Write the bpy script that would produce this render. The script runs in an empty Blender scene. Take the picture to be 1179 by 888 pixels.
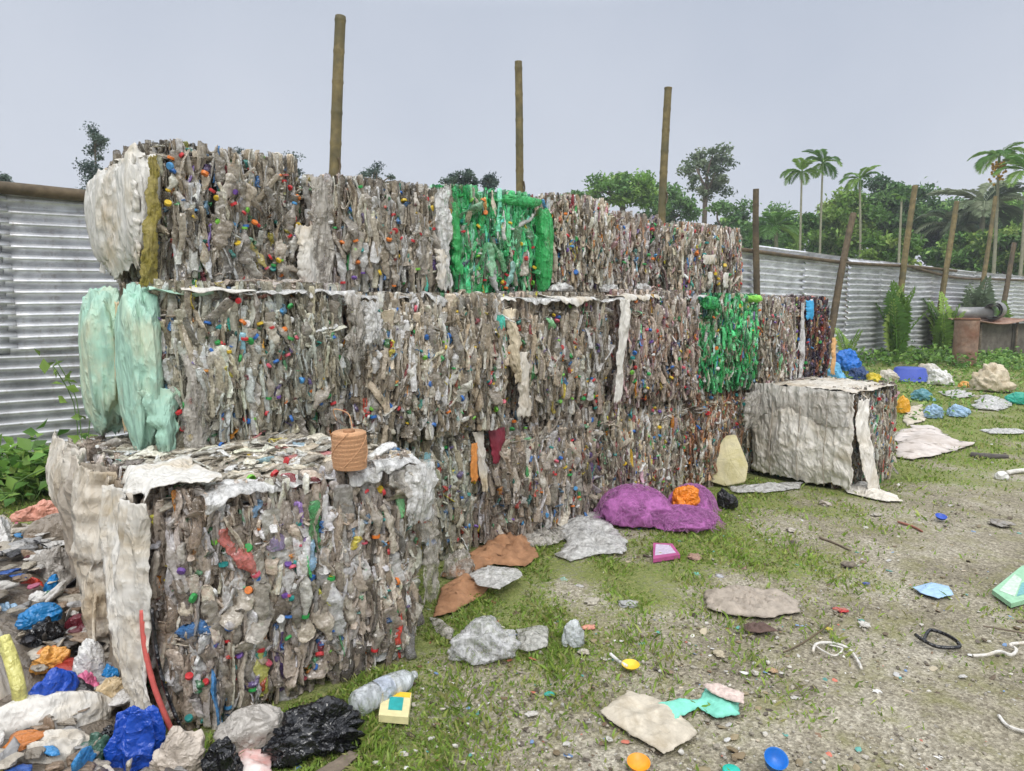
import bpy, bmesh, math
import numpy as np
from mathutils import Vector, Matrix
R_ = math.radians
scene = bpy.context.scene
COL = scene.collection
RNG = np.random.default_rng(7)

# ------------------------------------------------------------------ camera
CZ = 1.45
PITCH, YAW = R_(6.461), R_(49.572)
FPX = 830.0
F0 = np.array([math.cos(YAW), math.sin(YAW), 0.0])
RT = np.array([math.sin(YAW), -math.cos(YAW), 0.0])
UP0 = np.array([0, 0, 1.0])
FW = F0 * math.cos(PITCH) - UP0 * math.sin(PITCH)
UP = UP0 * math.cos(PITCH) + F0 * math.sin(PITCH)
CAM = np.array([0, 0, CZ])
cd = bpy.data.cameras.new('camera'); co = bpy.data.objects.new('camera', cd); COL.objects.link(co)
co.location = CAM
co.rotation_euler = Matrix((RT, UP, -FW)).transposed().to_euler()
cd.sensor_fit = 'HORIZONTAL'; cd.angle = 2 * math.atan(589.5 / FPX); cd.clip_start = 0.02; cd.clip_end = 2000
scene.camera = co

def ray(x, y):
    return FW * FPX + RT * (x - 589.5) - UP * (y - 444)
def G(x, y, z=0.0):                      # where the line of sight meets height z
    d = ray(x, y); return CAM + d * ((z - CZ) / d[2])
def PD(x, y, depth):                     # a point at a given distance along the view axis
    return CAM + ray(x, y) * (depth / FPX)
def PY(x, y, Y):
    d = ray(x, y); return CAM + d * (Y / d[1])
def depth_of(p):
    return float((np.asarray(p) - CAM) @ FW)

# ------------------------------------------------------------------ helpers
def lin(c):
    c = np.asarray(c, float) / 255.0
    return np.where(c <= 0.04045, c / 12.92, ((c + 0.055) / 1.055) ** 2.4)
def l4(c):
    v = lin(c); return (float(v[0]), float(v[1]), float(v[2]), 1.0)

def tag(o, label=None, cat=None, group=None, kind=None):
    if label: o['label'] = label
    if cat: o['category'] = cat
    if group: o['group'] = group
    if kind: o['kind'] = kind
    return o
def empty(name, loc, label, cat, group=None):
    o = bpy.data.objects.new(name, None); COL.objects.link(o)
    o.location = [float(v) for v in loc]; o.empty_display_size = .1
    return tag(o, label, cat, group)

def link(name, me, parent=None, mat=None):
    o = bpy.data.objects.new(name, me); COL.objects.link(o)
    if parent is not None:
        o.parent = parent
        o.location = -parent.location if False else (0, 0, 0)
        o.matrix_parent_inverse = Matrix.Translation(-Vector(parent.location))
    if mat is not None and len(me.materials) == 0: me.materials.append(mat)
    return o

def np_mesh(name, V, faces, tint=None, smooth=True):
    """faces: list of int arrays (n,k)"""
    V = np.asarray(V, np.float32)
    me = bpy.data.meshes.new(name)
    me.vertices.add(len(V)); me.vertices.foreach_set('co', V.ravel())
    faces = [np.asarray(f, np.int32) for f in faces if len(f)]
    nl = sum(f.size for f in faces); npoly = sum(len(f) for f in faces)
    me.loops.add(nl); me.polygons.add(npoly)
    me.loops.foreach_set('vertex_index', np.concatenate([f.ravel() for f in faces]))
    tot = np.concatenate([np.full(len(f), f.shape[1], np.int32) for f in faces])
    st = np.concatenate([[0], np.cumsum(tot)[:-1]]).astype(np.int32)
    me.polygons.foreach_set('loop_start', st)
    me.polygons.foreach_set('use_smooth', np.full(npoly, smooth, bool))
    me.update(calc_edges=True)
    if tint is not None:
        a = me.color_attributes.new('tint', 'FLOAT_COLOR', 'POINT')
        c = np.ones((len(V), 4), np.float32); c[:, :3] = tint
        a.data.foreach_set('color', c.ravel())
    return me
def np_obj(name, V, faces, mat, parent=None, tint=None, smooth=True):
    me = np_mesh(name, V, faces, tint, smooth)
    return link(name, me, parent, mat)

def grid_faces(nu, nv):                  # (nu x nv) vertices, index i*nv+j
    i, j = np.meshgrid(np.arange(nu - 1), np.arange(nv - 1), indexing='ij')
    a = (i * nv + j).ravel()
    return np.stack([a, a + nv, a + nv + 1, a + 1], 1)

def sines(P, seed, freq, octv=3, gain=.5, nd=3):
    r = np.random.default_rng(seed); out = np.zeros(len(P)); amp = 1.0; f = freq; tot = 0
    for _ in range(octv):
        for _ in range(nd):
            k = r.normal(size=P.shape[1]); k /= np.linalg.norm(k)
            out += amp / nd * np.sin(P @ k * f + r.uniform(0, 6.28)) * 1.6
        tot += amp; amp *= gain; f *= 2.03
    return out / tot
def ridged(P, seed, freq, octv=3, gain=.55, nd=3):
    r = np.random.default_rng(seed); out = np.zeros(len(P)); amp = 1.0; f = freq; tot = 0
    W = np.stack([sines(P, seed + 11 + i, freq * .6, 2) for i in range(P.shape[1])], 1)
    Q = P + W * (.55 / freq)
    for _ in range(octv):
        acc = np.zeros(len(P))
        for _ in range(nd):
            k = r.normal(size=P.shape[1]); k /= np.linalg.norm(k)
            acc += 1 - 2 * np.abs(np.sin(Q @ k * f * .5 + r.uniform(0, 6.28)))
        out += amp * acc / nd; tot += amp; amp *= gain; f *= 2.1
    return out / tot

def crumple(P, seed, freq, octv=3, gain=.5, nd=4):
    """sharp crossing creases, like a squeezed bag"""
    r = np.random.default_rng(seed); out = np.zeros(len(P)); amp = 1.0; f = freq; tot = 0
    Q = P + np.stack([sines(P, seed + 31 + i, freq * .5, 2) for i in range(P.shape[1])], 1) * (.7 / freq)
    for _ in range(octv):
        acc = np.full(len(P), -9.0)
        for _ in range(nd):
            k = r.normal(size=P.shape[1]); k /= np.linalg.norm(k); acc = np.maximum(acc, 1 - np.abs(np.sin(Q @ k * f * .5 + r.uniform(0, 6.28))) * r.uniform(1.2, 2.2))
        out += amp * (acc - .55) * 1.6; tot += amp; amp *= gain; f *= 2.1
    return out / tot
def tube(pts, rad, n=8, caps=True):
    pts = np.asarray(pts, float); m = len(pts)
    rad = np.broadcast_to(np.asarray(rad, float), (m,))
    T = np.gradient(pts, axis=0); T /= np.linalg.norm(T, axis=1)[:, None] + 1e-9
    ref = np.array([0, 0, 1.0]) if abs(T[0][2]) < .9 else np.array([1.0, 0, 0])
    V = []
    for p, t, r in zip(pts, T, rad):
        a = np.cross(t, ref); a /= np.linalg.norm(a) + 1e-9; b = np.cross(t, a)
        th = np.arange(n) * 2 * math.pi / n
        V.append(p + r * (np.cos(th)[:, None] * a + np.sin(th)[:, None] * b))
    V = np.concatenate(V)
    i = np.arange(m - 1)[:, None]; j = np.arange(n)[None]
    q = np.stack([i * n + j, i * n + (j + 1) % n, (i + 1) * n + (j + 1) % n, (i + 1) * n + j], -1).reshape(-1, 4)
    fs = [q]
    if caps:
        fs.append(np.arange(n)[::-1][None]); fs.append((np.arange(n) + (m - 1) * n)[None])
    return V, fs
class MB:
    """collects numpy pieces of ONE part"""
    def __init__(s): s.V = []; s.F = {}; s.T = []; s.n = 0
    def add(s, V, fs, tint=(1, 1, 1)):
        V = np.asarray(V, float); s.V.append(V)
        t = np.asarray(tint, float); s.T.append(np.broadcast_to(t, (len(V), 3)))
        for f in fs:
            f = np.asarray(f)
            if len(f): s.F.setdefault(f.shape[1], []).append(f + s.n)
        s.n += len(V); return s
    def build(s, name, mat, parent=None, smooth=True):
        return np_obj(name, np.concatenate(s.V), [np.concatenate(v) for v in s.F.values()], mat, parent, np.concatenate(s.T), smooth)
def boxv(c, h, rot=None):
    V = np.array([[x, y, z] for x in (-1, 1) for y in (-1, 1) for z in (-1, 1)], float) * np.asarray(h)
    if rot is not None: V = V @ np.asarray(rot).T
    return V + np.asarray(c), [np.array([[0, 1, 3, 2], [4, 6, 7, 5], [0, 4, 5, 1], [2, 3, 7, 6], [0, 2, 6, 4], [1, 5, 7, 3]])]
_ico = {}
def ico(n):
    if n not in _ico:
        bm = bmesh.new(); bmesh.ops.create_icosphere(bm, subdivisions=n, radius=1)
        bm.verts.ensure_lookup_table()
        _ico[n] = (np.array([v.co[:] for v in bm.verts]), np.array([[v.index for v in f.verts] for f in bm.faces])); bm.free()
    return _ico[n]

# ------------------------------------------------------------------ materials
_m = {}
def nmat(name):
    m = bpy.data.materials.new(name); m.use_nodes = True
    nt = m.node_tree; b = nt.nodes['Principled BSDF']; return m, nt, b, nt.nodes, nt.links
def ramp(N, stops):
    r = N.new('ShaderNodeValToRGB'); e = r.color_ramp.elements
    while len(e) < len(stops): e.new(.5)
    for x, (p, c) in zip(e, stops): x.position = p; x.color = c if len(c) == 4 else (*c, 1)
    return r
def noise(N, L, scale, detail=4, rough=.55, coord=None, dist=0):
    n = N.new('ShaderNodeTexNoise'); n.inputs['Scale'].default_value = scale; n.inputs['Detail'].default_value = detail
    n.inputs['Roughness'].default_value = rough; n.inputs['Distortion'].default_value = dist
    if coord is not None: L.new(coord, n.inputs['Vector'])
    return n
def mix(N, L, a, b, fac, mode='MIX'):
    x = N.new('ShaderNodeMix'); x.data_type = 'RGBA'; x.blend_type = mode
    for s, v in ((6, a), (7, b), (0, fac)):
        if hasattr(v, 'links'): L.new(v, x.inputs[s])
        else: x.inputs[s].default_value = v
    return x.outputs[2]
def geo(N): return N.new('ShaderNodeNewGeometry').outputs['Position']

def pet_mat():
    m, nt, b, N, L = nmat('crushed_pet')
    P = geo(N)
    at = N.new('ShaderNodeVertexColor'); at.layer_name = 'tint'
    n1 = noise(N, L, 75, 4, .6, P, .6); r1 = ramp(N, [(.34, (.66, .64, .61)), (.66, (1.3, 1.3, 1.3))]); L.new(n1.outputs[0], r1.inputs[0])
    c = mix(N, L, at.outputs[0], r1.outputs[0], 1.0, 'MULTIPLY')
    n2 = noise(N, L, 9, 3, .6, P); r2 = ramp(N, [(.5, (0, 0, 0)), (.75, (.4, .4, .4))]); L.new(n2.outputs[0], r2.inputs[0])
    c = mix(N, L, c, l4((146, 133, 114)), r2.outputs[0])
    L.new(c, b.inputs['Base Color'])
    b.inputs['Roughness'].default_value = .2; b.inputs['Specular IOR Level'].default_value = .9
    v = N.new('ShaderNodeTexVoronoi'); v.inputs['Scale'].default_value = 85; L.new(mixv(N, L, P, .012), v.inputs['Vector'])
    bp = N.new('ShaderNodeBump'); bp.inputs['Strength'].default_value = .5; bp.inputs['Distance'].default_value = .005
    L.new(v.outputs['Distance'], bp.inputs['Height']); L.new(bp.outputs[0], b.inputs['Normal'])
    # thin clear plastic: see-through face on, opaque where the wall turns edge on
    lw = N.new('ShaderNodeLayerWeight'); lw.inputs[0].default_value = .35
    ma = N.new('ShaderNodeMath'); ma.operation = 'MULTIPLY_ADD'; ma.inputs[1].default_value = .5; ma.inputs[2].default_value = .6; ma.use_clamp = True
    L.new(lw.outputs['Facing'], ma.inputs[0]); L.new(ma.outputs[0], b.inputs['Alpha'])
    return m
def mixv(N, L, P, amt):
    n = noise(N, L, 40, 2, .5, P); a = N.new('ShaderNodeVectorMath'); a.operation = 'MULTIPLY_ADD'
    a.inputs[1].default_value = (amt,) * 3; L.new(n.outputs['Color'], a.inputs[0]); L.new(P, a.inputs[2]); return a.outputs[0]
def plain(name, col, rough=.5, var=.25, scale=30, bump=.15, bdist=.004, spec=.5, metal=0, tint=False, stain=None, alpha=1, weave=0):
    key = name
    if key in _m: return _m[key]
    m, nt, b, N, L = nmat(name); P = geo(N)
    n1 = noise(N, L, scale, 5, .6, P)
    r1 = ramp(N, [(.3, (1 - var,) * 3), (.7, (1 + var * .6,) * 3)]); L.new(n1.outputs[0], r1.inputs[0])
    base = l4(col)
    if tint:
        at = N.new('ShaderNodeVertexColor'); at.layer_name = 'tint'; base = at.outputs[0]
    c = mix(N, L, base, r1.outputs[0], 1.0, 'MULTIPLY')
    if stain is not None:
        n2 = noise(N, L, scale * .25, 5, .65, P, .6); r2 = ramp(N, [(.46, (0, 0, 0)), (.68, (.8, .8, .8))]); L.new(n2.outputs[0], r2.inputs[0])
        c = mix(N, L, c, l4(stain), r2.outputs[0])
    L.new(c, b.inputs['Base Color'])
    b.inputs['Roughness'].default_value = rough; b.inputs['Specular IOR Level'].default_value = spec; b.inputs['Metallic'].default_value = metal
    if alpha < 1: b.inputs['Alpha'].default_value = alpha
    h = noise(N, L, scale * 2.2, 4, .6, P, .8).outputs[0]
    if weave:
        w = N.new('ShaderNodeTexWave'); w.inputs['Scale'].default_value = weave; w.bands_direction = 'Z'; L.new(P, w.inputs['Vector'])
        w2 = N.new('ShaderNodeTexWave'); w2.inputs['Scale'].default_value = weave; w2.bands_direction = 'DIAGONAL'; L.new(P, w2.inputs['Vector'])
        a = N.new('ShaderNodeMath'); L.new(w.outputs[1], a.inputs[0]); L.new(w2.outputs[1], a.inputs[1])
        a2 = N.new('ShaderNodeMath'); a2.operation = 'MULTIPLY_ADD'; a2.inputs[1].default_value = .12; L.new(a.outputs[0], a2.inputs[0]); L.new(h, a2.inputs[2]); h = a2.outputs[0]
    bp = N.new('ShaderNodeBump'); bp.inputs['Strength'].default_value = bump; bp.inputs['Distance'].default_value = bdist
    L.new(h, bp.inputs['Height']); L.new(bp.outputs[0], b.inputs['Normal'])
    _m[key] = m; return m
def film(name, col, a0=.25, a1=.95, rough=.28):
    if name in _m: return _m[name]
    m = bag('_' + name, col, rough); N, L = m.node_tree.nodes, m.node_tree.links; _m[name] = m
    mp = N.new('ShaderNodeMapping'); mp.inputs['Scale'].default_value = (1, 1, .22); L.new(geo(N), mp.inputs[0])
    n = noise(N, L, 34, 5, .65, mp.outputs[0], .5); r = ramp(N, [(.4, (a0,) * 3), (.62, (a1,) * 3)]); L.new(n.outputs[0], r.inputs[0])
    L.new(r.outputs[0], N['Principled BSDF'].inputs['Alpha'])
    return m
PET = pet_mat()
def bag(name, col, rough=.34, tint=False, soft=False, stain=None):
    key = 'bag_' + name
    if key in _m: return _m[key]
    m = plain(key, col, rough, .14, 14, .5, .012, .6, tint=tint, stain=stain); N, L = m.node_tree.nodes, m.node_tree.links; P = geo(N)
    n = noise(N, L, 9, 3, .5, mixv(N, L, P, .03), .4); n.noise_type = 'RIDGED_MULTIFRACTAL'; n.inputs['Offset'].default_value = 1.0; n.inputs['Gain'].default_value = 1.6; n.normalize = False
    if soft:
        mp = N.new('ShaderNodeMapping'); mp.inputs['Scale'].default_value = (1.6, 1.6, .6); L.new(P, mp.inputs[0]); L.new(mp.outputs[0], n.inputs['Vector'])
    bp = N['Bump']; bp.inputs['Strength'].default_value = .5 if soft else .62; bp.inputs['Distance'].default_value = .024; L.new(n.outputs[0], bp.inputs['Height'])
    return m
def sack(name, col, stain=(150, 130, 95)): return bag('sack_' + name, col, .62, soft=True, stain=stain)
WHITE_SACK = sack('white', (212, 208, 200), (184, 164, 128))
CREAM_SACK = sack('cream', (206, 199, 187), (164, 144, 112))
DIRTY_SACK = sack('dirty', (176, 166, 152), (128, 112, 92))
BEIGE_SACK = sack('beige', (206, 192, 166), (160, 140, 108))
MINT_SACK = bag('mint_sack', (166, 206, 186), .62, soft=True, stain=(200, 202, 172))
OLIVE_NET = plain('olive_net', (150, 138, 66), .8, .35, 60, .8, .014, .3, stain=(186, 172, 120))
GREEN_NET = film('green_net', (60, 178, 96), .45, .95, .45)
PURPLE_NET = plain('purple_net', (158, 84, 162), .75, .28, 70, .9, .014, .3, tint=True)
FILM = film('clear_film', (222, 221, 218), .3, .95)
GREYFILM = film('grey_film', (186, 180, 170), .15, .85)
BAMBOO = plain('bamboo', (122, 108, 72), .6, .45, 9, .3, .004, .3, stain=(84, 82, 60))
BAMBOO_DK = plain('weathered_bamboo', (104, 90, 70), .7, .4, 12, .4, .005, .3, stain=(70, 64, 54))
WOOD = plain('grey_wood', (120, 108, 94), .8, .4, 20, .5, .006, .2)
CARD = plain('cardboard', (168, 126, 94), .85, .3, 20, .5, .006, .2, stain=(128, 92, 66))
BLACKBAG = bag('black', (24, 24, 27), .2)
CONC = plain('old_concrete', (118, 112, 104), .9, .35, 6, .5, .01, .2, stain=(74, 68, 60))
RUST = plain('rusty_drum', (150, 124, 108), .8, .35, 8, .5, .01, .3, stain=(112, 66, 40))

def corr_mat():
    m, nt, b, N, L = nmat('galvanised_sheet'); P = geo(N)
    at = N.new('ShaderNodeVertexColor'); at.layer_name = 'tint'
    n1 = noise(N, L, 3.5, 6, .65, P); r1 = ramp(N, [(.30, (.56, .56, .57)), (.68, (1.08, 1.08, 1.08))]); L.new(n1.outputs[0], r1.inputs[0])
    c = mix(N, L, at.outputs[0], r1.outputs[0], 1, 'MULTIPLY')
    mp = N.new('ShaderNodeMapping'); mp.inputs['Scale'].default_value = (6, 6, .8); L.new(P, mp.inputs[0])
    n2 = noise(N, L, 2, 6, .7, mp.outputs[0]); r2 = ramp(N, [(.54, (0, 0, 0)), (.76, (.6, .6, .6))]); L.new(n2.outputs[0], r2.inputs[0])
    c = mix(N, L, c, l4((128, 112, 98)), r2.outputs[0])
    L.new(c, b.inputs['Base Color']); b.inputs['Metallic'].default_value = .45; b.inputs['Roughness'].default_value = .42
    return m
CORR = corr_mat()
def leaf_mat(name):
    m, nt, b, N, L = nmat(name)
    at = N.new('ShaderNodeVertexColor'); at.layer_name = 'tint'
    L.new(at.outputs[0], b.inputs['Base Color']); b.inputs['Roughness'].default_value = .5; b.inputs['Specular IOR Level'].default_value = .35
    tr = N.new('ShaderNodeBsdfTranslucent'); L.new(at.outputs[0], tr.inputs[0])
    ms = N.new('ShaderNodeMixShader'); ms.inputs[0].default_value = .3
    L.new(b.outputs[0], ms.inputs[1]); L.new(tr.outputs[0], ms.inputs[2]); L.new(ms.outputs[0], N['Material Output'].inputs[0])
    return m
LEAF = leaf_mat('leaf')
TINTED = plain('tinted_scrap', (200, 200, 200), .5, .2, 60, .2, .003, .4, tint=True)
BARK = plain('bark', (112, 100, 86), .9, .35, 10, .5, .02, .2)
PALMBARK = plain('palm_bark', (140, 138, 118), .85, .25, 6, .3, .02, .2)

# ------------------------------------------------------------------ world, sun
w = bpy.data.worlds.new('World'); scene.world = w; w.use_nodes = True
N, L = w.node_tree.nodes, w.node_tree.links
bg = N['Background']
sky = N.new('ShaderNodeTexSky'); sky.sky_type = 'NISHITA'; sky.sun_disc = False
SUN_EL, SUN_AZ = R_(46), R_(236)
sky.sun_elevation = SUN_EL; sky.sun_rotation = R_(90) - SUN_AZ; sky.dust_density = 4
tc = N.new('ShaderNodeTexCoord'); sp = N.new('ShaderNodeSeparateXYZ'); L.new(tc.outputs['Generated'], sp.inputs[0])
# overcast: the cloud sheet is brightest overhead and dims toward the horizon
cr = ramp(N, [(0.0, (5.0, 5.2, 5.65)), (.10, (4.85, 5.12, 5.7)), (.36, (3.95, 4.3, 5.0)), (.6, (8.5, 9, 9.8)), (1, (18, 18.2, 18.6))])
cn = noise(N, L, 1.6, 4, .5, tc.outputs['Generated']); cnr = ramp(N, [(.3, (.88, .90, .93)), (.7, (1.09, 1.08, 1.06))]); L.new(cn.outputs[0], cnr.inputs[0])
L.new(sp.outputs[2], cr.inputs[0])
c1 = mix(N, L, cr.outputs[0], cnr.outputs[0], 1, 'MULTIPLY')
c2 = mix(N, L, c1, sky.outputs[0], .06)
L.new(c2, bg.inputs[0]); bg.inputs[1].default_value = .1
sl = bpy.data.lights.new('sun', 'SUN'); sl.energy = 1.15; sl.angle = R_(22); sl.color = (1, .97, .92)
so = bpy.data.objects.new('sun', sl); COL.objects.link(so)
sdir = Vector((math.cos(SUN_AZ) * math.cos(SUN_EL), math.sin(SUN_AZ) * math.cos(SUN_EL), math.sin(SUN_EL)))
so.rotation_euler = sdir.to_track_quat('Z', 'Y').to_euler()
vs = scene.view_settings; vs.view_transform = 'Standard'; vs.look = 'None'; vs.exposure = 0.5; vs.gamma = 1

# ------------------------------------------------------------------ crushed bottles
def crushed(nl, nc, seed):
    r = np.random.default_rng(seed)
    t = np.linspace(0, 1, nl); whole = r.random() < .30
    w_ = np.ones(nl)
    w_ *= np.clip(.72 + t / .05 * .28, 0, 1)
    if whole:
        sh = r.uniform(.62, .75)
        w_ = np.where(t > sh, np.clip(1 - (t - sh) / (1 - sh) * 1.15, .30, 1), w_)
    else: w_ *= np.clip(.72 + (1 - t) / .05 * .28, 0, 1)
    w_ *= 1 + .14 * np.sin(t * r.uniform(5, 12) + r.uniform(0, 6)) * r.uniform(.3, 1)
    th = r.uniform(.25, .6) * (1 + .35 * np.sin(t * r.uniform(3, 9) + r.uniform(0, 6)))
    cx = .26 * r.normal() * np.sin(t * r.uniform(2, 5) + r.uniform(0, 6)) + .07 * np.sin(t * r.uniform(7, 13) + r.uniform(0, 6))
    cy = .42 * r.normal() * np.sin(t * r.uniform(2, 5) + r.uniform(0, 6)) + .10 * np.sin(t * r.uniform(7, 13) + r.uniform(0, 6))
    a = np.arange(nc) * 2 * math.pi / nc
    ca, sa = np.cos(a), np.sin(a)
    X = .5 * w_[:, None] * ca[None]; Y = .5 * w_[:, None] * th[:, None] * sa[None]
    # lengthwise pleats that drift slowly, sharp on one side
    k = r.integers(3, 7) if nc > 8 else r.integers(2, 4); phs = a[None] * k + r.uniform(0, 6) + 1.2 * np.sin(t[:, None] * r.uniform(2, 6) + r.uniform(0, 6))
    cre = (np.abs(np.sin(phs * .5)) * 2 - 1.2) * r.uniform(.22, .5)
    rib = (.085 * np.cos(np.arange(nl) * math.pi)[:, None] * np.clip(np.sin(t * math.pi * r.uniform(1, 3) + r.uniform(0, 3)), 0, 1)[:, None]) * (r.random() < .5)
    X *= 1 + cre * .6 + rib; Y *= 1 + cre * 1.2 + rib
    X += r.normal(0, .022, X.shape); Y += r.normal(0, .035, Y.shape)
    X += cx[:, None]; Y += cy[:, None]
    Z = (t - .5)[:, None] + r.normal(0, .006, X.shape)
    V = np.stack([X, Y, Z], -1).reshape(-1, 3)
    i = np.arange(nl - 1)[:, None]; j = np.arange(nc)[None]
    q = np.stack([i * nc + j, i * nc + (j + 1) % nc, (i + 1) * nc + (j + 1) % nc, (i + 1) * nc + j], -1).reshape(-1, 4)
    # close the ends with quads fans (nc even)
    e = []
    for b0 in (0, (nl - 1) * nc):
        for k in range(nc // 2 - 1):
            e.append([b0 + k, b0 + k + 1, b0 + nc - 2 - k, b0 + nc - 1 - k])
    return V, np.concatenate([q, np.array(e)])
def flat_bottle(seed, nl=34, nc=16):
    r = np.random.default_rng(seed); t = np.linspace(0, 1, nl); sh = r.uniform(.60, .70)
    w_ = np.interp(t, [0, .03, .10, sh, sh + .2, .90, .91, .93, 1], [.55, .85, 1, 1, .36, .30, .36, .29, .29])
    w_ *= 1 - r.uniform(.05, .28) * np.exp(-((t - r.uniform(.25, .5)) / .1) ** 2)
    w_ *= 1 + .045 * np.cos(t * r.integers(7, 12) * 2 * math.pi / sh) * (t < sh) * (t > .08)
    th = np.interp(t, [0, .1, .5, sh, .9, 1], [.5, r.uniform(.25, .5), r.uniform(.2, .55), r.uniform(.4, .8), .95, 1])
    a = np.arange(nc) * 2 * math.pi / nc; ca, sa = np.cos(a), np.sin(a)
    X = .5 * w_[:, None] * ca; Y = .5 * w_[:, None] * th[:, None] * sa
    d = (np.sin(2 * a[None] + 5 * np.sin(t * r.uniform(4, 9))[:, None] + r.uniform(0, 6)) * .16 + np.sin(a[None] * 3 + t[:, None] * 23) * .09) * np.clip((sh + .1 - t) / .2, 0, 1)[:, None]
    X = X * (1 + d * .5) + (.12 * r.normal() * np.sin(t * 3 + r.uniform(0, 6)))[:, None]; Y = Y * (1 + d * 1.6) + (.22 * r.normal() * np.sin(t * 3.4 + r.uniform(0, 6)))[:, None]
    X += r.normal(0, .012, X.shape); Y += r.normal(0, .02, Y.shape)
    top = np.array([X[-1].mean(), Y[-1].mean(), .5])
    V = np.stack([X, Y, np.broadcast_to((t - .5)[:, None], X.shape)], -1).reshape(-1, 3)
    i = np.arange(nl - 1)[:, None]; j = np.arange(nc)[None]
    q = np.stack([i * nc + j, i * nc + (j + 1) % nc, (i + 1) * nc + (j + 1) % nc, (i + 1) * nc + j], -1).reshape(-1, 4)
    e = [[b0 + k, b0 + k + 1, b0 + nc - 2 - k, b0 + nc - 1 - k] for b0 in (0, (nl - 1) * nc) for k in range(nc // 2 - 1)]
    return V, np.concatenate([q, np.array(e)]), top
LIB_BOT = [flat_bottle(300 + i) for i in range(18)]
LIB_HI = [crushed(22, 14, 100 + i) for i in range(34)]
LIB_LO = [crushed(12, 8, 200 + i) for i in range(26)]

def pal(*cs): return np.array([lin(c) for c in cs])
CLEAR = pal((158, 151, 141), (176, 171, 163), (140, 133, 123), (122, 115, 106), (194, 191, 187), (150, 151, 149), (104, 98, 91), (166, 156, 142), (134, 128, 120), (204, 202, 200), (128, 118, 105), (86, 82, 78))
CLEAR_P = np.array([3, 3, 3, 2.2, 1.8, 2, 1.4, 2.4, 2.5, 1.0, 2, .8])
BRIGHT = pal((60, 140, 84), (50, 150, 140), (64, 120, 180), (190, 70, 60), (214, 140, 50), (120, 190, 140), (110, 90, 150), (206, 190, 70), (150, 70, 80), (120, 160, 190))
GREENS = pal((34, 132, 74), (48, 160, 92), (30, 104, 62), (78, 182, 120), (26, 80, 52), (66, 148, 98), (100, 166, 126))
DARKS = pal((38, 26, 36), (58, 34, 50), (30, 28, 34), (86, 46, 46), (24, 20, 24), (70, 50, 70), (110, 70, 56), (46, 40, 66))
BROWNS = pal((150, 112, 84), (128, 88, 70), (110, 92, 78), (160, 130, 104), (96, 76, 66))
PURPL = pal((130, 104, 116), (112, 92, 104), (140, 120, 124))
def pick_tint(r, style):
    u = r.random()
    if style == 'green':
        c = GREENS[r.integers(len(GREENS))] if u < .74 else (CLEAR[r.choice(len(CLEAR), p=CLEAR_P / CLEAR_P.sum())] if u < .92 else BRIGHT[r.integers(len(BRIGHT))])
    elif style == 'dark':
        c = DARKS[r.integers(len(DARKS))] if u < .84 else (CLEAR[r.integers(len(CLEAR))] if u < .92 else pal((190, 70, 60), (224, 170, 110), (214, 120, 60))[r.integers(3)])
    elif style == 'brown':
        c = BROWNS[r.integers(len(BROWNS))] if u < .55 else CLEAR[r.choice(len(CLEAR), p=CLEAR_P / CLEAR_P.sum())]
    elif style == 'warm':
        c = BROWNS[r.integers(len(BROWNS))] if u < .05 else PURPL[r.integers(3)] if u < .11 else (CLEAR[r.choice(len(CLEAR), p=CLEAR_P / CLEAR_P.sum())] if u < .985 else BRIGHT[r.integers(len(BRIGHT))])
    else:
        c = BRIGHT[r.integers(len(BRIGHT))] * .85 if u < .03 else CLEAR[r.choice(len(CLEAR), p=CLEAR_P / CLEAR_P.sum())]
    return np.clip(c * np.exp(r.normal(.32, .38)) * np.array([1.03, 1.0, .93]), 0, .68)

CAPCOL = dict(red=(206, 40, 44), blue=(36, 104, 190), green=(40, 160, 70), lime=(120, 200, 60), yellow=(232, 194, 40), orange=(234, 122, 36), white=(226, 226, 222), teal=(30, 140, 136), purple=(110, 70, 160), pink=(220, 90, 110), sky=(70, 150, 210))
def cap_mesh(name, col):
    n = 20; a = np.arange(n) * 2 * math.pi / n; rr = 1 + .04 * (np.arange(n) % 2)
    prof = [(0.0, .42), (.80, .42), (.96, .36), (1.0, .25), (1.0, -.42), (.86, -.42), (.82, .22), (0.0, .22)]
    V = np.concatenate([np.stack([np.cos(a) * p * (rr if 0 < k < 5 else 1) , np.sin(a) * p * (rr if 0 < k < 5 else 1), np.full(n, z)], 1) for k, (p, z) in enumerate(prof)])
    i = np.arange(len(prof) - 1)[:, None]; j = np.arange(n)[None]
    q = np.stack([i * n + j, i * n + (j + 1) % n, (i + 1) * n + (j + 1) % n, (i + 1) * n + j], -1).reshape(-1, 4)
    me = np_mesh('bottle_cap', V * np.array([1, 1, 1.15]), [q], None, False)
    me.materials.append(plain('cap_' + name, tuple(.86 * v + 14 for v in col), .45, .35, 120, .2, .002, .5)); return me
CAPS = {k: cap_mesh(k, v) for k, v in CAPCOL.items()}
CAPK = ['red', 'blue', 'green', 'lime', 'yellow', 'orange', 'white', 'teal', 'purple', 'pink', 'sky']
CAPP = np.array([5, 3.4, 3.6, 1.6, 2.0, 1.8, 2.0, 1.8, 1.4, 1.6, 1.4]); CAPP /= CAPP.sum()

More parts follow.
